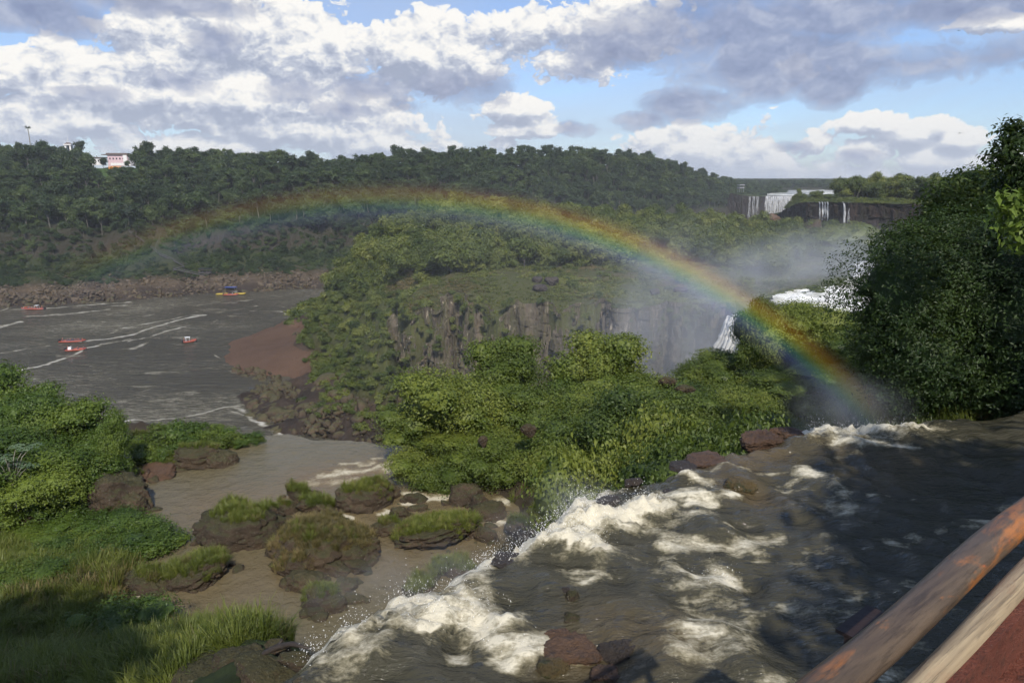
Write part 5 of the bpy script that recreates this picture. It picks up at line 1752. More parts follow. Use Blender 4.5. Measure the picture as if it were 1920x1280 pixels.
scatter('thicket_undergrowth', np.c_[gx, gy, gz][ok], zrots(ok.sum()), np.c_[s_, s_, s_ * rng.uniform(.7, 1.2, ok.sum())], rng.integers(0, 3, ok.sum()), und)
gx, gy = jitter_grid(-42, -11, 27, 60, 1.25)
gz = near_z(gx, gy)
ax, ay = proj(np.c_[gx, gy, gz])
ok = (gz > POOL - .1) & in_px(ax, ay, [(-300, 780), (60, 780), (225, 820), (250, 890), (190, 960), (240, 985), (120, 1000), (-300, 1010)]) & (rng.random(len(gx)) < .8)
ok |= in_px(ax, ay, LG) & (fb2(gx, gy, 3.5, 3, 108) > .32) & (ay < 1130)
s_ = rng.uniform(.7, 1.5, ok.sum()) * np.where(ay[ok] > 1000, .6, 1)
und2 = [m_.copy() for m_ in und]
for m_ in und2:
    m_.materials.clear()
    m_.materials.append(M['leaf_left'])
scatter('left_bank_undergrowth', np.c_[gx, gy, gz][ok], zrots(ok.sum()), np.c_[s_, s_, s_ * rng.uniform(.7, 1.2, ok.sum())], rng.integers(0, 3, ok.sum()), und2)
# shrubs of the pool islet
isl = [(300, 838, 1.1), (340, 822, 1.3), (380, 828, 1.0), (410, 836, .9), (270, 850, 1.0), (320, 858, .9), (440, 824, .7), (470, 822, .6), (350, 845, 1.1), (400, 822, .8), (285, 862, .8), (450, 832, .5), (488, 822, .35), (425, 826, .8), (365, 815, 1.0), (310, 815, 1.0), (405, 805, .6)]
LB = ['%s shrub on the pool islet' % a for a in ['dense dark green', 'broad mid green', 'yellowish green', 'bright green low', 'leafy leftmost', 'drooping front', 'reedy green', 'thin reedy', 'rounded central', 'pale back', 'small front left', 'tiny reedy', 'outermost tiny', 'bright back', 'highest dark', 'back left dark', 'upright twiggy']]
for k, ((px, py, s), lb) in enumerate(zip(isl, LB)):
    p = PH(px, py + 8, POOL)
    o = put('islet_shrub', (und2 if k % 3 else und)[k % 3], loc=(p[0], p[1], POOL + .1), rot=(0, 0, k * 1.3), scl=(s * 1.25, s * 1.25, s * 1.15))
    tag(o, lb, 'shrub', 'shrubs of the pool islet')
# driftwood
mb = MB()
pts = [PD(478, 1246, 14.0), PD(497, 1222, 14.0), PD(520, 1212, 14.05), (PD(548, 1207, 13.9)), PD(583, 1216, 13.6)]
mb.tube(pts, [.05, .06, .075, .06, .02], 9, wob=.35)
mb.tube([pts[2], pts[2] + [.1, .1, .12]], [.05, .03], 6)
tag(mb.build('driftwood', simple_mat('dark wet wood', (.03, .022, .016), .6, .3, 8, .5), None, True), 'curved dark driftwood branch lying on the rocks by the splashing water', 'driftwood')

# ------------------------------------------------------------------ spray thrown up along the lip
X, Y, Z, foam, D, bulge = stream_pts
cand = np.where((foam > .75) & (D > -1.0) & (bulge > .05))[0]
near_l = X[cand] < 8
w_ = np.where(near_l, 1.0, .25) * (np.where(np.abs(D[cand]) < .8, 3.0, 1.0))
c_ = rng.choice(cand, 14000, p=w_ / w_.sum())
up_ = rng.exponential(.10, 14000) * (0.5 + 2 * bulge[c_])
P_ = np.c_[X[c_] + rng.normal(size=14000) * .14, Y[c_] + rng.normal(size=14000) * .14 + .25 * up_, Z[c_] + .03 + up_]
s_ = np.minimum(rng.gamma(1.3, .0016, 14000) + .001, .008)
v, f = ICO[1]
drop_m = new_mat('white droplets')
bd = drop_m[1].new('ShaderNodeBsdfPrincipled', {'Base Color': (.85, .84, .8, 1), 'Roughness': .25})
drop_m[1].l.new(bd.outputs[0], drop_m[2].inputs[0])
dm_ = mesh_np('droplet', v, f, drop_m[0])
P_, s_ = P_[:9500], np.minimum(s_[:9500], .0065)
scatter('water_spray', P_, zrots(9500, .5), np.c_[s_, s_, s_ * rng.uniform(1.0, 3.2, 9500)], np.zeros(9500), [dm_])
# ------------------------------------------------------------------ falls, rapids
def hit(px, py, fz, y0, y1, st=.5):
    for Yt in np.arange(y0, y1, st):
        q = PD(px, py, Yt)
        if q[2] <= float(np.atleast_1d(fz(q[0], q[1]))[0]):
            return q
    return PD(px, py, y1)


def hillz(x, y):
    u = x / y
    return hill(u, y - np.interp(u, wu, wY))


def fall_sheet(name, top_a, top_b, drop_to, throw, label, group=None, n=14, m=40, foam=1.0, seed=0, taper=0.0, mat='veil'):
    """a curtain of falling water with its own thickness and ropes"""
    a, b = np.array(top_a, float), np.array(top_b, float)
    V, fo = [], []
    for side in (0, 1):
        for j in range(m):
            k = j / (m - 1)
            for i in range(n):
                q = i / (n - 1)
                c = .5 + (q - .5) * (1 - taper * k)
                p = a + (b - a) * c
                z = p[2] + (drop_to - p[2]) * k
                o = throw * math.sqrt(k)
                rope = .35 * math.sin(i * 1.9 + seed) + .25 * math.sin(i * 4.1 + k * 3)
                d = np.array([0.0, -1.0, 0]) * (o + rope * .6 - side * .9)
                V.append([p[0] + d[0] + .15 * math.sin(k * 9 + i), p[1] + d[1], z])
                edge = min(q, 1 - q)
                fo.append(foam * (1 - .35 * k) * (1 if n < 8 else (.65 + .35 * abs(math.sin(i * 1.3 + seed)))))
    f = grid_faces(m, n)
    fs = np.r_[f, f[:, ::-1] + n * m]
    e = []
    for j in range(m - 1):
        for i in (0, n - 1):
            A, B_2 = j * n + i, (j + 1) * n + i
            e.append((A, B_2, B_2 + n * m, A + n * m))
    o = put(name, mesh_np(name, np.array(V), np.r_[fs, np.array(e)], M[mat], attrs={'foam': fo}))
    return tag(o, label, 'waterfall', group)


mv, tv_, ov_ = new_mat('thin falling water')
pv = tv_.n.new('ShaderNodeNewGeometry').outputs['Position']
nv = tv_.noise(tv_.new('ShaderNodeMapping', {'Vector': pv, 'Scale': (1.6, 1.6, .12)}).outputs[0], .9, 5, .7)
fv = tv_.new('ShaderNodeAttribute', attribute_name='foam').outputs['Fac']
alv = tv_.math('MULTIPLY', tv_.ramp(tv_.math('ADD', tv_.math('MULTIPLY_ADD', nv, 1.6, -.8), fv), [(.25, 0), (1.0, 1)]), 1.0)
bv_ = tv_.new('ShaderNodeBsdfPrincipled', {'Base Color': (.68, .69, .70, 1), 'Roughness': .8})
mxv = tv_.new('ShaderNodeMixShader', {0: alv, 1: tv_.n.new('ShaderNodeBsdfTransparent').outputs[0], 2: bv_.outputs[0]})
tv_.l.new(mxv.outputs[0], ov_.inputs[0])
M['veil'] = mv

# thin falls over the dark cliff
def ff(px):
    u = ray(px, 381)[0] / ray(px, 381)[1]
    Yf = np.interp(u, uu_, YY_) - .9
    return np.array([u * Yf, Yf, np.interp(u, uu_, pl[:, 2]) + .35])


for i, (x0, x1, yb) in enumerate([(1536, 1537.6, 414), (1541, 1543, 412), (1546, 1547.2, 408), (1551, 1552.4, 416)]):
    fall_sheet('thin_waterfall', ff(x0), ff(x1), -12 - (yb - 381) * .262, 2.2, 'white water strand of the short four stranded fall on the dark cliff', 'strands of the short fall', 4, 24, .62, i)
fall_sheet('long_waterfall', ff(1580), ff(1583), -12 - 58 * .262, 4.5, 'long thin white waterfall dropping down the dark cliff', None, 6, 30, .66, 2, .2)
fall_sheet('faint_waterfall', ff(1590), ff(1592), -12 - 50 * .262, 3.0, 'faint thin strand right of the long thin waterfall', None, 3, 30, .42, 4)
fall_sheet('broad_waterfall', ff(1772), ff(1900), -40, 4.0, 'white waterfall glimpsed behind the leaning tree at the right', None, 30, 30, .95, 4)
# the great distant falls
zt = -22.6
A_, B_2 = PD(1434, 371, 902), PD(1500, 371, 902)
fall_sheet('distant_waterfall', (A_[0], 903, zt), (B_2[0], 903, zt), -60, 2.0, 'broad white waterfall far off at the end of the valley', None, 40, 30, .6, 1)
for i, (x0, x1) in enumerate([(1404, 1408), (1411, 1416), (1418, 1423)]):
    a, b = PD(x0, 371, 860), PD(x1, 371, 860)
    fall_sheet('hazy_waterfall', (a[0], 860, -22.0), (b[0], 860, -22.0), -60, 2.0, 'grey misty strand of the far fall left of the broad white one', 'misty strands of the far fall', 5, 20, .36, i)
aw, bw = PD(1395, 368, 866), PD(1440, 368, 866)
mb = MB()
wt = np.array([[aw[0] - 16, 880, -17.5], [aw[0] - 4, 870, -20.5], [aw[0] + 8, 866, -22.0], [bw[0] - 6, 867, -22.3], [bw[0] + 6, 890, -22.6], [bw[0] + 8, 905, -22.6]])
cliff_wall('far_rock_wall', wt, -62, M['cliff_dark'], 30, 8, 1.5, -2, 14)
tag(put('far_ledge', mesh_np('far ledge', np.r_[wt, wt + [[0, 60, 1.5]] * 6], np.array([[i, i + 1, i + 7, i + 6] for i in range(5)]), M['plateau'])), kind='structure')
# rapids above the distant falls
us = np.linspace(.355, .50, 60)
ys = np.linspace(903, 1230, 40)
U, S = np.meshgrid(us, ys)
X, Y = (U * S).ravel(), S.ravel()
mt = fb2(X, Y * .5, 22, 4, 17)
tag(put('rapids', mesh_np('rapids', np.c_[X, Y, zt + .5 + .4 * mt + .004 * (Y - 903)], grid_faces(40, 60), M['fall'], attrs={'foam': np.clip(.35 + mt * .9, 0, 1)})), kind='structure')

# the tallest tree on the plateau skyline
for px, yt, Yh, s_h, lb in [(1688, 322, 372, 1.25, 'tallest leaning tree crown on the skyline above the dark cliff'), (1600, 336, 378, 1.0, 'left end tree of the wood on the dark cliff')]:
    p = PD(px, yt, Yh)
    tag(put('skyline_tree', isl_src[1], loc=(p[0], p[1], p[2] - 10.6 * s_h), scl=(s_h * 1.1, s_h * 1.1, s_h)), lb, 'tree')

# torrent on the terrace
gx = np.arange(48, 125, .7)
gy = np.arange(152, 262, .7)
X, Y = np.meshgrid(gx, gy)
X, Y = X.ravel(), Y.ravel()
Z = isle_z(X, Y)
ax, ay = proj(np.c_[X, Y, Z])
TP = [(1440, 574), (1448, 562), (1475, 554), (1505, 549), (1535, 543), (1575, 541), (1588, 530), (1596, 514), (1604, 498), (1660, 492), (1680, 600), (1560, 592), (1500, 575), (1460, 578)]
sw = fb2(X, Y, 5, 3, 31) * 5
ins = in_px(ax + sw, ay + sw * .4, TP)
Vv, Ff, At = compact(np.c_[X, Y, Z + .55 + .9 * np.abs(fb2(X, Y, 4, 4, 35))], grid_faces(len(gy), len(gx), ins), {'foam': np.clip(.75 + .5 * fb2(X, Y, 7, 4, 36), 0.3, 1)})
tag(put('torrent_water', mesh_np('torrent', Vv, Ff, M['fall'], attrs=At)), kind='structure')
# its plunge into the gorge beside the island cliff
V, fo = [], []
a0, a1 = PD(1366, 590, 168), PD(1425, 596, 156)
nb_, mb_ = 34, 60
for j in range(mb_):
    k = j / (mb_ - 1)
    for i in range(nb_):
        q = i / (nb_ - 1)
        p = a0 * (1 - q) + a1 * q
        x = p[0] - (5.5 + 4 * (1 - q)) * k ** .8 + .35 * math.sin(i * 1.7 + k * 4)
        y = p[1] - 4 * k ** .6 + .8 * math.sin(i * 2.3 + j * .3) * (.3 + k)
        z = p[2] - 30 * k ** 1.25
        V.append([x, y, z])
        fo.append(.95)
V = np.array(V)
V += .5 * np.c_[fbm(V / 2.2, 4, 3), fbm(V / 2.2, 4, 4), fbm(V / 2.2, 4, 5)]
o = put('plunging_waterfall', mesh_np('plunge', V, grid_faces(mb_, nb_), M['fall'], attrs={'foam': fo}))
tag(o, 'white water plunging into the gorge at the right end of the island cliff', 'waterfall')

# red brown bare rock face near the far falls
p = hit(1452, 402, lambda x, y: isle_z(x, min(y, 428)), 300, 430)
pr = PD(1452, 408, 380)
o = put('bare_rock_face', boulder_mesh('boulder', M['rock_red'], 91, 12, sub=4, rough=.1), loc=pr - np.array([0, 0, 1.5]), scl=(4.5, 3, 3.6), rot=(.3, .5, .2))
tag(o, 'bare red brown rock face among trees left of the dark cliff', 'rock face')
o = put('overhanging_block', boulder_mesh('boulder', M['rock'], 92, 12, sub=4, rough=.1), loc=PD(1526, 428, 338), scl=(5.0, 4, 5.0))
tag(o, 'large brown block standing before the dark cliff below the short fall', 'boulder')
for k, (px, py, r, lb) in enumerate([(1600, 440, 12, 'overgrown round hump at the foot of the long thin waterfall'), (1560, 442, 10, 'overgrown hump left of the foot of the long thin waterfall')]):
    p = PD(px, py + 6, 322)
    bl = [(0, 0, 0, r, r, r * .55)]
    V, Q = crown(bl, 900, 4, .8, .4, shell=(.95, 1.03))
    cv, cf = core(bl, .97, 3)
    o = put('overgrown_hump', mesh_np('hump', np.r_[V, cv], [Q, cf + len(V)], [M['leaf_isle']], smooth_=False), loc=p)
    tag(o, lb, 'hump')

# ------------------------------------------------------------------ white hotel, tower, fence on the hill
M['white'] = simple_mat('white plaster', (.72, .70, .68), .7, .04, .5)
M['pink'] = simple_mat('pale pink plaster', (.60, .44, .46), .7, .04, .5)
M['grey_roof'] = simple_mat('grey brown roof tiles', (.13, .10, .09), .8, .1, .5)
M['glass'] = simple_mat('dark window glass', (.03, .035, .04), .2, .1, 1)
M['orange'] = simple_mat('orange plastic fence', (.62, .24, .04), .7, .1, .5)
M['shade_wall'] = simple_mat('shade toned plaster', (.30, .29, .32), .7, .05, .5)  # plaster with shade painted into its grey tone


def box_part(name, parent, c, d, mat, rz=0):
    return MB().box(c, d, rz).build(name, mat, parent)


def root(name, loc, rz, label, cat, group=None):
    r = bpy.data.objects.new(name, None)
    COL.objects.link(r)
    r.location = loc
    r.rotation_euler = (0, 0, rz)
    return tag(r, label, cat, group)


hb = hit(222, 309, hillz, 480, 640)
ht = root('hotel', hb, .08, 'white and pink hotel with a long flat roof in a clearing of the hill forest', 'building')
box_part('wall', ht, (0, 6, 3.6), (17, 12, 9.2), M['pink'])
w2 = box_part('corner_tower', ht, (6.6, -.3, 3.6), (3.2, 1.2, 9.2), M['white'])
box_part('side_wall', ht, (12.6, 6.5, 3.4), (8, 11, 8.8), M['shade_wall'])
box_part('roof', ht, (2, 6, 8.6), (30, 14, .7), M['grey_roof'])
box_part('roof', ht, (-2, 7, 9.4), (18, 8, 1.4), M['grey_roof'])
box_part('terrace_wall', ht, (4, -4, .4), (17, .5, 2.2), M['white'])
wgx = box_part('left_wing', ht, (-18, 3, 2.6), (9, 9, 6.0), M['white'])
box_part('roof', ht, (-18, 3, 6.0), (12, 10.5, .8), M['grey_roof'])
box_part('right_wing', ht, (22, 6, 3.0), (7, 8, 7), M['white'])
box_part('roof', ht, (22, 6, 6.9), (8.5, 9.5, .8), M['grey_roof'])
for i in range(5):
    wn = box_part('window', ht, (-6.5 + i * 2.8, -.05, 5.2), (1.1, .2, 1.5), M['glass'])
for i in range(3):
    box_part('window', ht, (-20.5 + i * 2.4, -1.6, 3.2), (1.0, .2, 1.3), M['glass'])
for i in range(3):
    box_part('window', ht, (10.5 + i * 2.1, .9, 4.6), (1.0, .2, 1.4), M['glass'])
tb = PD(131, 290, hb[1] + 12)
tw = root('bell_tower', (tb[0], tb[1], tb[2] - 6), .2, 'white bell tower with open arches rising out of the forest', 'tower')
box_part('shaft', tw, (0, 0, 3.5), (5.2, 5.2, 8.4), M['white'])
box_part('ledge', tw, (0, 0, 8.0), (6.6, 6.6, .6), M['white'])
for sx2, sy2 in ((-1, -1), (1, -1), (-1, 1), (1, 1)):
    box_part('pillar', tw, (sx2 * 1.9, sy2 * 1.9, 11.2), (1.3, 1.3, 5.8), M['white'])
box_part('belfry_core', tw, (0, 0, 11.2), (1.6, 1.6, 5.6), M['glass'])
box_part('cornice', tw, (0, 0, 14.5), (6.4, 6.4, .9), M['white'])
MB().box((0, 0, 15.7), (5.4, 5.4, 1.5), 0, .35).build('roof', M['grey_roof'], tw)
MB().tube([(0, 0, 16.2), (0, 0, 22)], [.22, .08], 6).build('spire', M['white'], tw)
fb = hit(216, 318, hillz, 480, 640)
fr = root('orange_fence', fb, .05, 'orange barrier fence on the lawn below the hotel', 'fence')
for k in range(3):
    box_part('board', fr, (0, 0, .7 + k * .9), (10.5, .15, .6), M['orange'])
for k in range(5):
    box_part('post', fr, (-5 + k * 2.5, .2, 1.2), (.25, .25, 2.8), M['orange'])
lw = []
us_, ss_ = np.linspace(ray(172, 320)[0] / ray(172, 320)[1], ray(262, 320)[0] / ray(262, 320)[1], 24), np.linspace(110, 190, 24)
U, S = np.meshgrid(us_, ss_)
P_ = hill_xyz(U.ravel(), S.ravel())
P_[:, 2] = hill(P_[:, 0] / P_[:, 1], P_[:, 1] - np.interp(P_[:, 0] / P_[:, 1], wu, wY)) + 1.6
qx, qy = proj(P_)
tag(put('hotel_lawn', mesh_np('lawn', P_, grid_faces(24, 24, (qy < 345) & (qy > 302)), M['lawn'])), kind='structure')
for px, py, s, lb in [(198, 318, .8, 'round dark tree in front of the left part of the hotel'), (242, 318, .62, 'round dark tree in front of the right end of the hotel')]:
    p = hit(px, py, hillz, 480, 640)
    tag(put('forest_tree', far_src[0], loc=p - np.array([0, 2, 1]), scl=(s, s, s)), lb, 'tree')
# tall thin palm on the skyline
p = hit(57, 275, hillz, 480, 700)
pr = root('palm_tree', (p[0], p[1], p[2] - 2), 0, 'tall thin palm sticking out above the forest skyline', 'palm')
MB().tube([(0, 0, 0), (.3, 0, 10), (.1, 0, 19)], [.45, .35, .3], 6).build('trunk', M['bark_pale'], pr)
mb = MB()
for k in range(11):
    a = k * 2 * math.pi / 11
    e = np.array([math.cos(a), math.sin(a), 0])
    s0 = rng.uniform(.8, 1.1)
    mb.tube([(0.1, 0, 19), np.array([.1, 0, 19]) + e * 1.6 * s0 + [0, 0, .9 * (k % 3)], np.array([.1, 0, 19]) + e * 3.0 * s0 + [0, 0, -.3 + .9 * (k % 3)]], [.12, .35, .1], 4)
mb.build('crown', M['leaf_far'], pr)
# viewing platform on the right end of the hill
p = PD(1389, 352, 700)
u_ = p[0] / p[1]
vp = root('viewing_platform', (p[0], 700, p[2]), .3, 'small white viewing tower with two decks on the right end of the hill', 'tower')
for k in range(2):
    box_part('deck', vp, (0, 0, k * 2.6), (5.5, 4, .7), M['shade_wall'])
for sx2, sy2 in ((-1, -1), (1, -1), (-1, 1), (1, 1)):
    box_part('pillar', vp, (sx2 * 2.2, sy2 * 1.6, -1), (.25, .25, 6.5), M['shade_wall'])
# hillside walkway
M['concrete'] = simple_mat('grey walkway boards', (.075, .07, .07), .8, .1, .5)
wp = [(205, 378), (232, 392), (222, 425), (240, 433), (262, 447), (283, 463), (300, 478), (322, 487), (345, 499), (325, 505), (350, 510), (378, 516), (394, 512)]
pts = []
for x, y in wp[3:]:
    q = hit(x, y, lambda a, b: hillz(a, b) + 4.0, 400, 560, .25)
    pts.append(q)
wk = root('hillside_walkway', pts[0], 0, 'grey raised walkway zigzagging down the far bank to the boat landing', 'walkway')
mb, mr, mp = MB(), MB(), MB()
for a, b in zip(pts[:-1], pts[1:]):
    a, b = a - pts[0], b - pts[0]
    for off in (0,):
        mb.tube([a, b], .32, 4)
    mr.tube([a + [0, -.7, 1.2], b + [0, -.7, 1.2]], .1, 4)
    mr.tube([a + [0, .7, 1.2], b + [0, .7, 1.2]], .1, 4)
    mp.tube([a, a - [0, 0, 6.5]], .16, 4)
mb.build('deck', M['concrete'], wk)
mr.build('handrail', M['concrete'], wk)
mp.build('stilts', M['concrete'], wk)
q = hit(386, 512, hillz, 400, 560, .25)
sh = root('landing_shelter', q, .1, 'small dark roofed shelter above the boat landing', 'shelter')
box_part('roof', sh, (0, 0, 3.0), (8, 4, .5), M['glass'])
box_part('floor', sh, (0, 0, .4), (7.6, 3.6, .4), M['concrete'])
for k in range(4):
    box_part('post', sh, (-3.4 + 2.25 * k, -1.6, 1.6), (.25, .25, 2.8), M['concrete'])

# ------------------------------------------------------------------ boats and passengers
M['tube_red'] = simple_mat('orange red rubber', (.34, .075, .045), .55, .06, 1)
M['deck_grey'] = simple_mat('grey deck', (.22, .22, .22), .7, .1, 1)
M['white_paint'] = simple_mat('white boat paint', (.75, .75, .75), .5, .03, 1)
M['engine'] = simple_mat('black engine cowl', (.02, .02, .025), .4, .1, 1)
M['yellow'] = simple_mat('yellow rubber', (.38, .28, .04), .55, .06, 1)
M['vest'] = simple_mat('orange life vest', (.62, .13, .03), .8, .1, 3)
M['skin_cloth'] = simple_mat('dark wet clothes', (.10, .10, .13), .8, .2, 3)
M['skin'] = simple_mat('skin', (.35, .2, .14), .6, .05, 3)


def person_mesh(name, pose):
    """seated or standing figure grown as one skin over a skeleton"""
    me = bpy.data.meshes.new(name)
    if pose == 'sit':
        J = {'pel': (0, 0, .0, .17), 'sp': (0, -.02, .28, .17), 'ch': (0, 0, .45, .18), 'nk': (0, .02, .60, .07), 'hd': (0, .04, .70, .10), 'tp': (0, .04, .80, .085),
             'shl': (.2, 0, .52, .075), 'ell': (.27, .1, .28, .055), 'hal': (.2, .33, .26, .04), 'shr': (-.2, 0, .52, .075), 'elr': (-.27, .1, .28, .055), 'har': (-.2, .33, .26, .04),
             'hl': (.1, .05, -.02, .11), 'kl': (.13, .45, .02, .08), 'fl': (.13, .48, -.42, .05), 'tl': (.13, .62, -.45, .045), 'hr': (-.1, .05, -.02, .11), 'kr': (-.13, .45, .02, .08), 'fr': (-.13, .48, -.42, .05), 'tr': (-.13, .62, -.45, .045)}
    else:
        J = {'pel': (0, 0, .9, .15), 'sp': (0, -.02, 1.15, .15), 'ch': (0, 0, 1.35, .17), 'nk': (0, .02, 1.52, .07), 'hd': (0, .03, 1.62, .10), 'tp': (0, .03, 1.72, .085),
             'shl': (.2, 0, 1.43, .075), 'ell': (.26, .08, 1.15, .055), 'hal': (.18, .35, 1.1, .04), 'shr': (-.2, 0, 1.43, .075), 'elr': (-.26, .08, 1.15, .055), 'har': (-.18, .35, 1.1, .04),
             'hl': (.1, 0, .85, .11), 'kl': (.12, .03, .46, .08), 'fl': (.12, 0, .06, .05), 'tl': (.12, .16, .03, .045), 'hr': (-.1, 0, .85, .11), 'kr': (-.12, .03, .46, .08), 'fr': (-.12, 0, .06, .05), 'tr': (-.12, .16, .03, .045)}
    E_2 = 'pel-sp sp-ch ch-nk nk-hd hd-tp ch-shl shl-ell ell-hal ch-shr shr-elr elr-har pel-hl hl-kl kl-fl fl-tl pel-hr hr-kr kr-fr fr-tr'.split()
    nm = list(J)
    me.from_pydata([J[n][:3] for n in nm], [tuple(nm.index(x) for x in e.split('-')) for e in E_2], [])
    o = bpy.data.objects.new('tmp person', me)
    COL.objects.link(o)
    md = o.modifiers.new('s', 'SKIN')
    for i, n in enumerate(nm):
        sv = me.skin_vertices[0].data[i]
        sv.radius = (J[n][3], J[n][3] * .85)
        sv.use_root = (n == 'pel')
    md2 = o.modifiers.new('u', 'SUBSURF')
    md2.levels = 1
    dg = bpy.context.evaluated_depsgraph_get()
    res = bpy.data.meshes.new_from_object(o.evaluated_get(dg))
    res.name = name
    bpy.data.objects.remove(o)
    res.materials.clear()
    for m_ in (M['skin_cloth'], M['vest'], M['skin']):
        res.materials.append(m_)
    zo = 0 if pose == 'sit' else .9
    for p in res.polygons:
        c = p.center
        p.material_index = 2 if c.z - zo > .58 else (1 if c.z - zo > .12 and abs(c.x) < .24 and c.y < .2 else 0)
        p.use_smooth = True
    return res


SIT, STAND = person_mesh('seated person', 'sit'), person_mesh('standing person', 'stand')
M['vest_b'] = simple_mat('dark blue life vest', (.04, .05, .12), .8, .1, 3)
M['vest_w'] = simple_mat('pale rain poncho', (.55, .55, .5), .8, .1, 3)
SITS = [SIT]
for m_ in ('vest_b', 'vest_w'):
    s2 = SIT.copy()
    s2.materials[1] = M[m_]
    SITS.append(s2)
COATS = ['an orange life vest', 'a dark blue life vest', 'a pale rain poncho']


def hull(L, Wd, r, mat, nseg=10):
    mb = MB()
    for s in (-1, 1):
        pts = [(-L / 2, s * Wd / 2, .35), (-L * .2, s * Wd / 2, .33), (L * .2, s * Wd / 2, .38), (L * .38, s * Wd * .36, .5), (L * .5, 0, .72)]
        mb.tube(pts, [r * .9, r, r, r * .95, r * .8], nseg)
    return mb.mesh('collar', mat, True)


def boat(px, py, L, Wd, ang, label, group, rows, canopy=False, console=False, mat='tube_red', per=3, engine=True):
    p = PH(px, py, RIV)
    b = root('tour_boat', (p[0], p[1], RIV + .1), ang, label, 'boat', group)
    put('collar', hull(L, Wd, .32, M[mat]), b)
    MB().box((-L * .04, 0, .15), (L * .84, Wd * .92, .3)).box((L * .42, 0, .3), (L * .1, Wd * .4, .25)).build('deck', M['deck_grey'], b)
    if engine:
        for s in (-.5, .5):
            MB().box((-L / 2 - .25, s, .75), (.55, .45, .8), 0, .8).box((-L / 2 - .3, s, .1), (.25, .2, .8)).build('engine', M['engine'], b)
    if canopy:
        fr2 = MB()
        for sx3 in (-.5, 1.0):
            for s in (-1, 1):
                fr2.tube([(sx3 - L * .2, s * Wd * .3, .3), (sx3 - L * .2, s * Wd * .3, 2.1)], .05, 5)
        fr2.box((-L * .2 + .25, 0, 2.15), (2.0, Wd * .7, .08))
        fr2.build('canopy_frame', M['white_paint'], b)
    if console:
        MB().box((-L * .3, 0, .9), (1.4, 1.0, 1.2), 0, .8).box((-L * .3 + .5, 0, 1.65), (.1, .9, .5)).build('console', M['white_paint'], b)
    bench = MB()
    for i in range(rows):
        bench.box((-L * .22 + i * L * .58 / max(rows - 1, 1) - .15, 0, .42), (.4, Wd * .7, .25))
    if rows:
        bench.build('benches', M['deck_grey'], b)
    ca, sa = math.cos(ang), math.sin(ang)
    for i in range(rows):
        for k in range(per):
            lx_ = -L * .22 + i * L * .58 / max(rows - 1, 1) + rng.normal() * .05
            ly_ = (k - (per - 1) / 2) * .62
            c_k = int(rng.choice([0, 1, 2], p=[.5, .3, .2]))
            o = put('person', SITS[c_k], loc=(p[0] + lx_ * ca - ly_ * sa, p[1] + lx_ * sa + ly_ * ca, RIV + .1 + .68), rot=(0, 0, ang - math.pi / 2 + rng.normal() * .15))
            tag(o, 'seated passenger in %s on the %s' % (COATS[c_k], group_short[group]), 'person', 'passengers in %s on the %s' % (COATS[c_k], group_short[group]))
    if engine:
        o = put('person', STAND, loc=(p[0] - L * .40 * ca, p[1] - L * .40 * sa, RIV + .1 + .3), rot=(0, 0, ang - math.pi / 2))
        tag(o, 'boat driver standing at the stern of the %s' % group_short[group], 'person')
    return b


group_short = {}
for g_, sh_ in [('boat a', 'boat by the rocky far shore'), ('boat b', 'long crowded boat in mid river'), ('boat c', 'shorter boat by the crowded one'), ('boat d', 'single boat near the sandbar'), ('boat e', 'boat moored at the landing')]:
    group_short[g_] = sh_


def boat2(g_, *a, **k):
    b = boat(*a, group=g_, **k)
    if 'group' in b:
        del b['group']
    b['group'] = 'tour boats on the river'
    return b


boat2('boat a', 62, 580, 13.0, 2.6, R(177), 'long red boat speeding along the rocky far shore with a white wake', rows=7, console=False, canopy=True)
boat2('boat b', 137, 641, 10.4, 2.4, R(8), 'long orange boat crowded with passengers in mid river', rows=7)
boat2('boat c', 143, 657, 7.6, 2.3, R(14), 'shorter orange boat with a white console just in front of the crowded one', rows=3, per=2, console=True)
boat2('boat d', 356, 641, 5.4, 2.6, R(35), 'small orange boat with a white frame alone near the sandbar', rows=1, per=1, canopy=True)
boat2('boat e', 434, 553.5, 9.0, 2.2, R(2), 'red and white boat moored at the far landing', rows=3, per=2)
for (px, py, L, a, mt_, lb) in [(416, 552.5, 6.5, 5, 'yellow', 'yellow inflatable moored at the left of the landing'), (450, 552, 7.0, 0, 'yellow', 'thin yellow boat moored at the right of the landing')]:
    p = PH(px, py, RIV)
    b = root('inflatable_boat', (p[0], p[1], RIV + .1), R(a), lb, 'boat', 'moored boats')
    put('collar', hull(L, 1.8, .42, M[mt_]), b)
    MB().box((-.2, 0, .2), (L * .8, 1.6, .25)).build('deck', M['deck_grey'], b)
M['blue'] = simple_mat('blue tarpaulin', (.05, .08, .25), .7, .1, 1)
p = PH(431, 548, RIV)
b = root('landing_canopy', (p[0], p[1] + 2, RIV), 0, 'blue canopy over the floating boat landing', 'canopy')
MB().box((0, 0, .3), (9, 4, .6)).build('pontoon', M['deck_grey'], b)
MB().box((0, 0, 3.0), (7, 3, .25)).build('cover', M['blue'], b)
for sx3 in (-3, 3):
    for sy3 in (-1.2, 1.2):
        MB().tube([(sx3, sy3, .5), (sx3, sy3, 3)], .08, 5).build('post', M['deck_grey'], b)

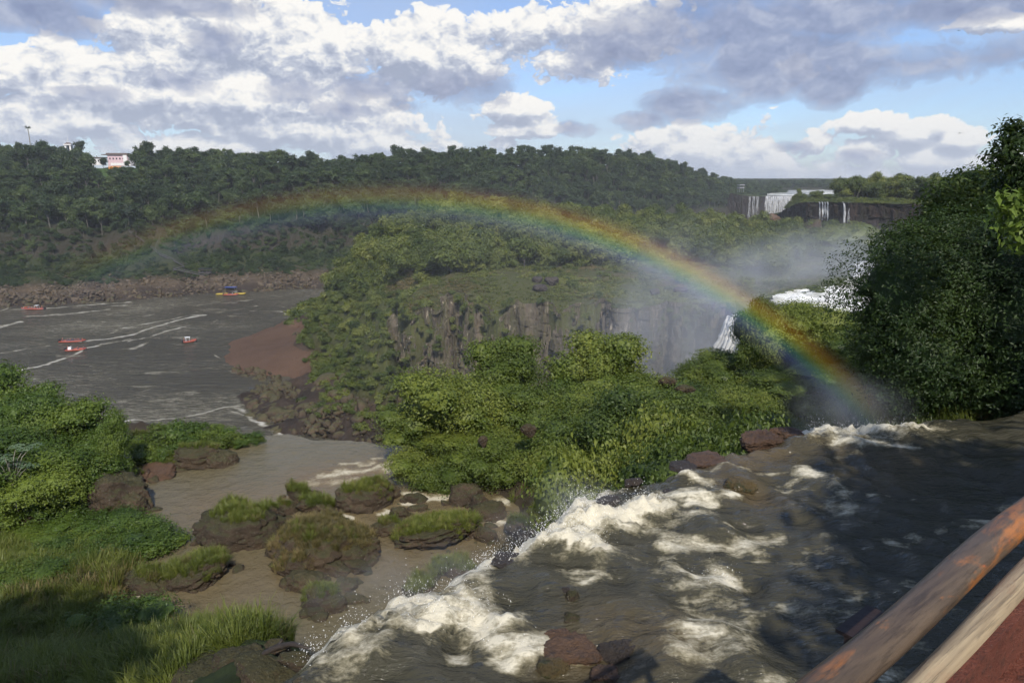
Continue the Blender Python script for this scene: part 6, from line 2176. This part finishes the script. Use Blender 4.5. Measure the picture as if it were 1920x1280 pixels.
# two birds
bm_ = MB()
bm_.tube([(-.3, 0, 0), (-.1, 0, .02), (.15, 0, .02), (.3, 0, .0)], [.03, .09, .08, .03], 6)
for s in (-1, 1):
    bm_.add([(-.1, 0, .03), (.12, 0, .03), (.06, s * .55, .16), (-.08, s * .5, .15), (.0, s * 1.1, .08), (-.08, s * 1.05, .07)], [(0, 1, 2, 3), (3, 2, 4, 5)])
bmesh_ = bm_.mesh('bird', M['engine'])
for (px, py, Y, lb) in [(1799, 250, 120, 'small dark bird in the sky left of the slender tree top'), (1797, 58, 150, 'tiny dark bird high in the grey clouds')]:
    tag(put('bird', bmesh_, loc=PD(px, py, Y), rot=(.2, .1, .5), scl=(.75, .75, .75)), lb, 'bird')
# ------------------------------------------------------------------ railing of the viewer's walkway
def wood_mat(name, base, light, worn, wornamt, axis_scale, red=None):
    m, t, out = new_mat(name)
    co = t.n.new('ShaderNodeTexCoord').outputs['Object']
    st = t.new('ShaderNodeMapping', {'Vector': co, 'Scale': axis_scale}).outputs[0]
    n1 = t.noise(st, 6, 8, 0.65, 0.6)
    n2 = t.noise(st, 26, 6, 0.7, 0.2)
    n3 = t.noise(t.new('ShaderNodeMapping', {'Vector': co, 'Scale': (.55, 1.8, 1.8)}).outputs[0], 5.5, 6, 0.7, 0.4)
    c = t.mix(t.ramp(n1, [(.35, 0), (.65, 1)]), base, light)
    c = t.mix(t.math('MULTIPLY', t.ramp(n2, [(.5, 0), (.62, 1)]), .55), c, [x * .4 for x in base])
    w = t.ramp(t.math('ADD', n3, t.math('MULTIPLY_ADD', n1, .3, -.15)), [(.52, 0), (.70, 1)])
    c = t.mix(t.math('MULTIPLY', w, wornamt), c, worn)
    if red:
        n4 = t.noise(co, 9, 5, .7, .2)
        c = t.mix(t.math('MULTIPLY', t.ramp(n4, [(.66, 0), (.72, 1)]), w), c, red)
    b = t.new('ShaderNodeBsdfPrincipled', {'Base Color': c, 'Roughness': .48, 'Specular IOR Level': .4})
    bp = t.new('ShaderNodeBump', {'Height': t.math('ADD', n1, n2), 'Strength': .5, 'Distance': .004})
    t.l.new(bp.outputs[0], b.inputs['Normal'])
    t.l.new(b.outputs[0], out.inputs[0])
    return m


M['log'] = wood_mat('weathered painted log', (.062, .045, .034), (.13, .092, .062), (.42, .15, .035), .85, (.25, 3, 3), (.55, .10, .03))
M['pole'] = wood_mat('pale weathered pole', (.20, .145, .085), (.40, .31, .19), (.22, .10, .05), .5, (.2, 5, 5))
M['redboard'] = rock_mat('red brown painted board', (.15, .045, .028), (.20, .065, .04), (.12, .045, .03), .25, 9.0)
M['steel'] = simple_mat('rusty dark steel', (.022, .012, .010), .6, .25, 12, .2)
M['wire'] = simple_mat('rusty wire', (.09, .06, .04), .6, .2, 12, 0)


def dirp(px, py, depth):
    """point at a given depth along the viewing axis"""
    v = ray(px, py)
    return v * depth


A0, A1 = dirp(1572, 1284, 1.68), dirp(1918, 965, 2.42)
ax_ = (A1 - A0) / np.linalg.norm(A1 - A0)
ax_[2] *= .3
ax_ /= np.linalg.norm(ax_)
side = np.array([ax_[1], -ax_[0], 0])
side /= np.linalg.norm(side)
mid = (A0 + A1) / 2
rr = root('walkway_railing', tuple(mid), math.atan2(ax_[1], ax_[0]), 'weathered wooden walkway railing of two round rails and a red brown board', 'railing')


def rail_tube(name, L0, L1, off, dz, r, mat, knots=True, seg=40):
    """a slightly crooked round pole along the local x axis"""
    n = 90
    xs_ = np.linspace(L0, L1, n)
    V = []
    kn = [(.23, 2.1, .35), (-.42, 1.2, .3), (.9, 2.6, .3), (-.9, .8, .3)]
    for i, x in enumerate(xs_):
        oy = .006 * math.sin(x * 2.1) + .003 * math.sin(x * 5.3)
        oz = .005 * math.sin(x * 1.7 + 1)
        for k in range(seg):
            a = 2 * math.pi * k / seg
            q = r * (1 + .018 * math.sin(3 * a + x * 2) + .012 * math.sin(7 * a + 1 + x * 3) + .02 * math.sin(x * 4.0))
            if knots:
                for kx, ka, kw in kn:
                    da = (a - ka + math.pi) % (2 * math.pi) - math.pi
                    e = math.exp(-((x - kx) / .035) ** 2 - (da / kw) ** 2)
                    q += r * .14 * e * (1 - 1.5 * math.exp(-((x - kx) / .012) ** 2 - (da / .12) ** 2))
            V.append((x, off + oy + q * math.cos(a), dz + oz + q * math.sin(a)))
    f = [(i * seg + k, i * seg + (k + 1) % seg, (i + 1) * seg + (k + 1) % seg, (i + 1) * seg + k) for i in range(n - 1) for k in range(seg)]
    caps = [list(range(seg))[::-1], [(n - 1) * seg + k for k in range(seg)]]
    return put(name, mesh_np(name, np.array(V), [np.array(f), np.array(caps)], mat), rr)


def to_local(p):
    d = np.array(p) - mid
    c_, s_ = math.cos(rr.rotation_euler.z), math.sin(rr.rotation_euler.z)
    return np.array([d[0] * c_ + d[1] * s_, -d[0] * s_ + d[1] * c_, d[2]])


rail_tube('top_rail', -1.6, 2.2, 0, 0, .050, M['log'])
q0, q1 = to_local(dirp(1742, 1284, 1.66)), to_local(dirp(1920, 1088, 2.12))
oy_, oz_ = (q0[1] + q1[1]) / 2, (q0[2] + q1[2]) / 2
rail_tube('lower_rail', -1.6, 2.2, oy_, oz_, .040, M['pole'])
b0, b1 = to_local(dirp(1830, 1284, 1.72)), to_local(dirp(1922, 1180, 2.0))
by_, bz_ = (b0[1] + b1[1]) / 2, (b0[2] + b1[2]) / 2
print('RAIL', oy_, oz_, by_, bz_, q0, q1)
MB().box((.3, by_ + .02, bz_), (3.8, .05, .16)).box((.3, by_ - .035, bz_ - .07), (3.8, .06, .02)).build('board', M['redboard'], rr)
mw = MB()
for k in range(60):
    x = -1.5 + k * .05
    mw.tube([(x, by_ - .03, bz_ - .06), (x + .3, by_ - .03, bz_ - .6)], .0022, 4, False)
    mw.tube([(x + .3, by_ - .034, bz_ - .06), (x, by_ - .034, bz_ - .6)], .0022, 4, False)
mw.build('wire_mesh', M['wire'], rr)
for x in (-1.15, 1.02, 2.1):
    MB().box((x, .0, -.62), (.07, .07, 1.15)).build('post', M['steel'], rr)
# dark steel bracket below, outside the railing
bk = dirp(1606, 1200, 2.6)
bb = root('steel_bracket', tuple(bk), math.atan2(ax_[1], ax_[0]) + .0, 'dark steel beam end sticking out under the walkway railing', 'beam')
MB().box((0.03, 0, 0), (.24, .012, .12)).box((.03, 0, .06), (.24, .08, .014)).box((.03, 0, -.06), (.24, .08, .014)).build('beam', M['steel'], bb)
# deck below the viewer, joined to the railing
dk = root('walkway_deck', tuple(mid + np.array([0, 0, -.68])), math.atan2(ax_[1], ax_[0]), 'dark plank deck of the walkway behind the railing', 'walkway')
for k in range(36):
    MB().box((-2.6 + k * .16, by_ - 1.05, 0), (.145, 1.9, .04)).build('plank', M['steel'], dk)
# ------------------------------------------------------------------ haze, mist, rainbow
def vol_mat(name, dens, col=(.92, .95, 1.0), falloff=False, nscale=.05, aniso=0.0, stretch=(1, 1, .45), soft=1.0):
    m, t, out = new_mat(name)
    v = t.new('ShaderNodeVolumePrincipled', {'Color': (*col, 1), 'Density': dens, 'Anisotropy': aniso})
    if falloff:
        co = t.n.new('ShaderNodeTexCoord').outputs['Object']
        ln = t.new('ShaderNodeVectorMath', {0: co}, operation='LENGTH').outputs['Value']
        fo = t.ramp(ln, [(0, 1.0), (.45 * soft, .5), (1.0, 0.0)], 'EASE')
        pos = t.n.new('ShaderNodeNewGeometry').outputs['Position']
        mp = t.new('ShaderNodeMapping', {'Vector': pos, 'Scale': stretch}).outputs[0]
        n = t.noise(mp, nscale, 4, .55)
        k = t.math('MULTIPLY', fo, t.ramp(n, [(.32, .1), (.7, 1.6)]))
        t.l.new(t.math('MULTIPLY', k, dens), v.inputs['Density'])
    t.l.new(v.outputs[0], out.inputs['Volume'])
    return m


def bank_of_mist(name, c, r, dens, **kw):
    v, f = ICO[3]
    o = put(name, mesh_np(name, v, f, vol_mat(name, dens, falloff=True, **kw)), loc=c, scl=r)
    return tag(o, kind='stuff')


MB().box((300, 5990, 5), (9600, 12040, 170)).build('haze', vol_mat('haze', .00011, (.90, .94, 1.0)))
tag(bpy.data.objects['haze'], kind='stuff')
bank_of_mist('mist', PD(1285, 650, 160), (33, 14, 34), .055, nscale=.11, stretch=(1, 1, .35))
bank_of_mist('spray_plume', PD(1590, 520, 212), (50, 22, 19), .055, nscale=.07, stretch=(1, 1, .7))
bank_of_mist('plunge_mist', PD(1350, 668, 156), (11, 7, 7), .06, nscale=.25, stretch=(1, 1, .5))
bank_of_mist('thin_mist', PD(1180, 560, 125), (70, 42, 34), .0021, nscale=.03)

for k, (px, py, rx) in enumerate([(640, 1165, .9), (760, 1130, 1.1), (860, 1100, .9), (960, 1025, .8), (1080, 970, 1.2), (1600, 790, 2.4)]):
    p_ = PH(px, py, UP)
    bank_of_mist('spray_mist', (p_[0], p_[1] + .4, UP + .25), (rx, rx * .8, rx * .55), .2 if k < 5 else .10, nscale=1.3, stretch=(1, 1, .8))

# rainbow: a bow of coloured light in the drifting spray, 42 degrees round the point opposite the sun
c = LIGHT.normalized()
e1 = Vector((1, 0, 0)) - c * c.x
e1.normalize()
e2 = c.cross(e1)
if e2.z < 0:
    e2 = -e2
nA, nT = 260, 26
V, dk_, al = [], [], []
c_, e1_, e2_ = (np.array(x[:]) for x in (c, e1, e2))
a0_, a1_ = R(-8), R(188)
for i in range(nA):
    a = a0_ + (a1_ - a0_) * i / (nA - 1)
    for j in range(nT):
        q = j / (nT - 1)
        th = R(39.2 + 3.9 * q)
        d = c_ * math.cos(th) + (e1_ * math.cos(a) + e2_ * math.sin(a)) * math.sin(th)
        rr_ = 23.5 + 70 * (0.5 - 0.5 * math.cos(np.clip(a, 0, math.pi))) ** 1.3 
        V.append(d * rr_)
        dk_.append(q)
        qx, qy = proj(d * rr_)
        al.append(i / (nA - 1))
V = np.array(V)
qx, qy = proj(V)
al = np.interp(qx, [100, 190, 330, 600, 900, 1150, 1350, 1500, 1600, 1650, 1700], [0, .16, .28, .36, .55, .9, 1.0, .6, .34, .08, 0]) * (V[:, 2] < 0)
m, t, out = new_mat('rainbow light')
q = t.new('ShaderNodeAttribute', attribute_name='across').outputs['Fac']
al_ = t.new('ShaderNodeAttribute', attribute_name='strength').outputs['Fac']
K0 = (0, 0, 0)
colr = t.ramp(q, [(0.0, K0), (.16, (.06, .06, .11)), (.32, (.12, .16, .34)), (.45, (.12, .30, .24)), (.55, (.30, .38, .10)), (.65, (.50, .38, .05)), (.76, (.40, .18, .02)), (.88, (.10, .03, .01)), (1.0, K0)])
em = t.new('ShaderNodeEmission', {'Color': colr, 'Strength': t.math('MULTIPLY', al_, .31)})
tr = t.n.new('ShaderNodeBsdfTransparent')
ad = t.new('ShaderNodeAddShader', {0: em.outputs[0], 1: tr.outputs[0]})
t.l.new(ad.outputs[0], out.inputs[0])
o = put('rainbow', mesh_np('rainbow', V, grid_faces(nA, nT), m, attrs={'across': dk_, 'strength': al}))
tag(o, 'bright rainbow arching over the island from the river to the lip', 'rainbow')
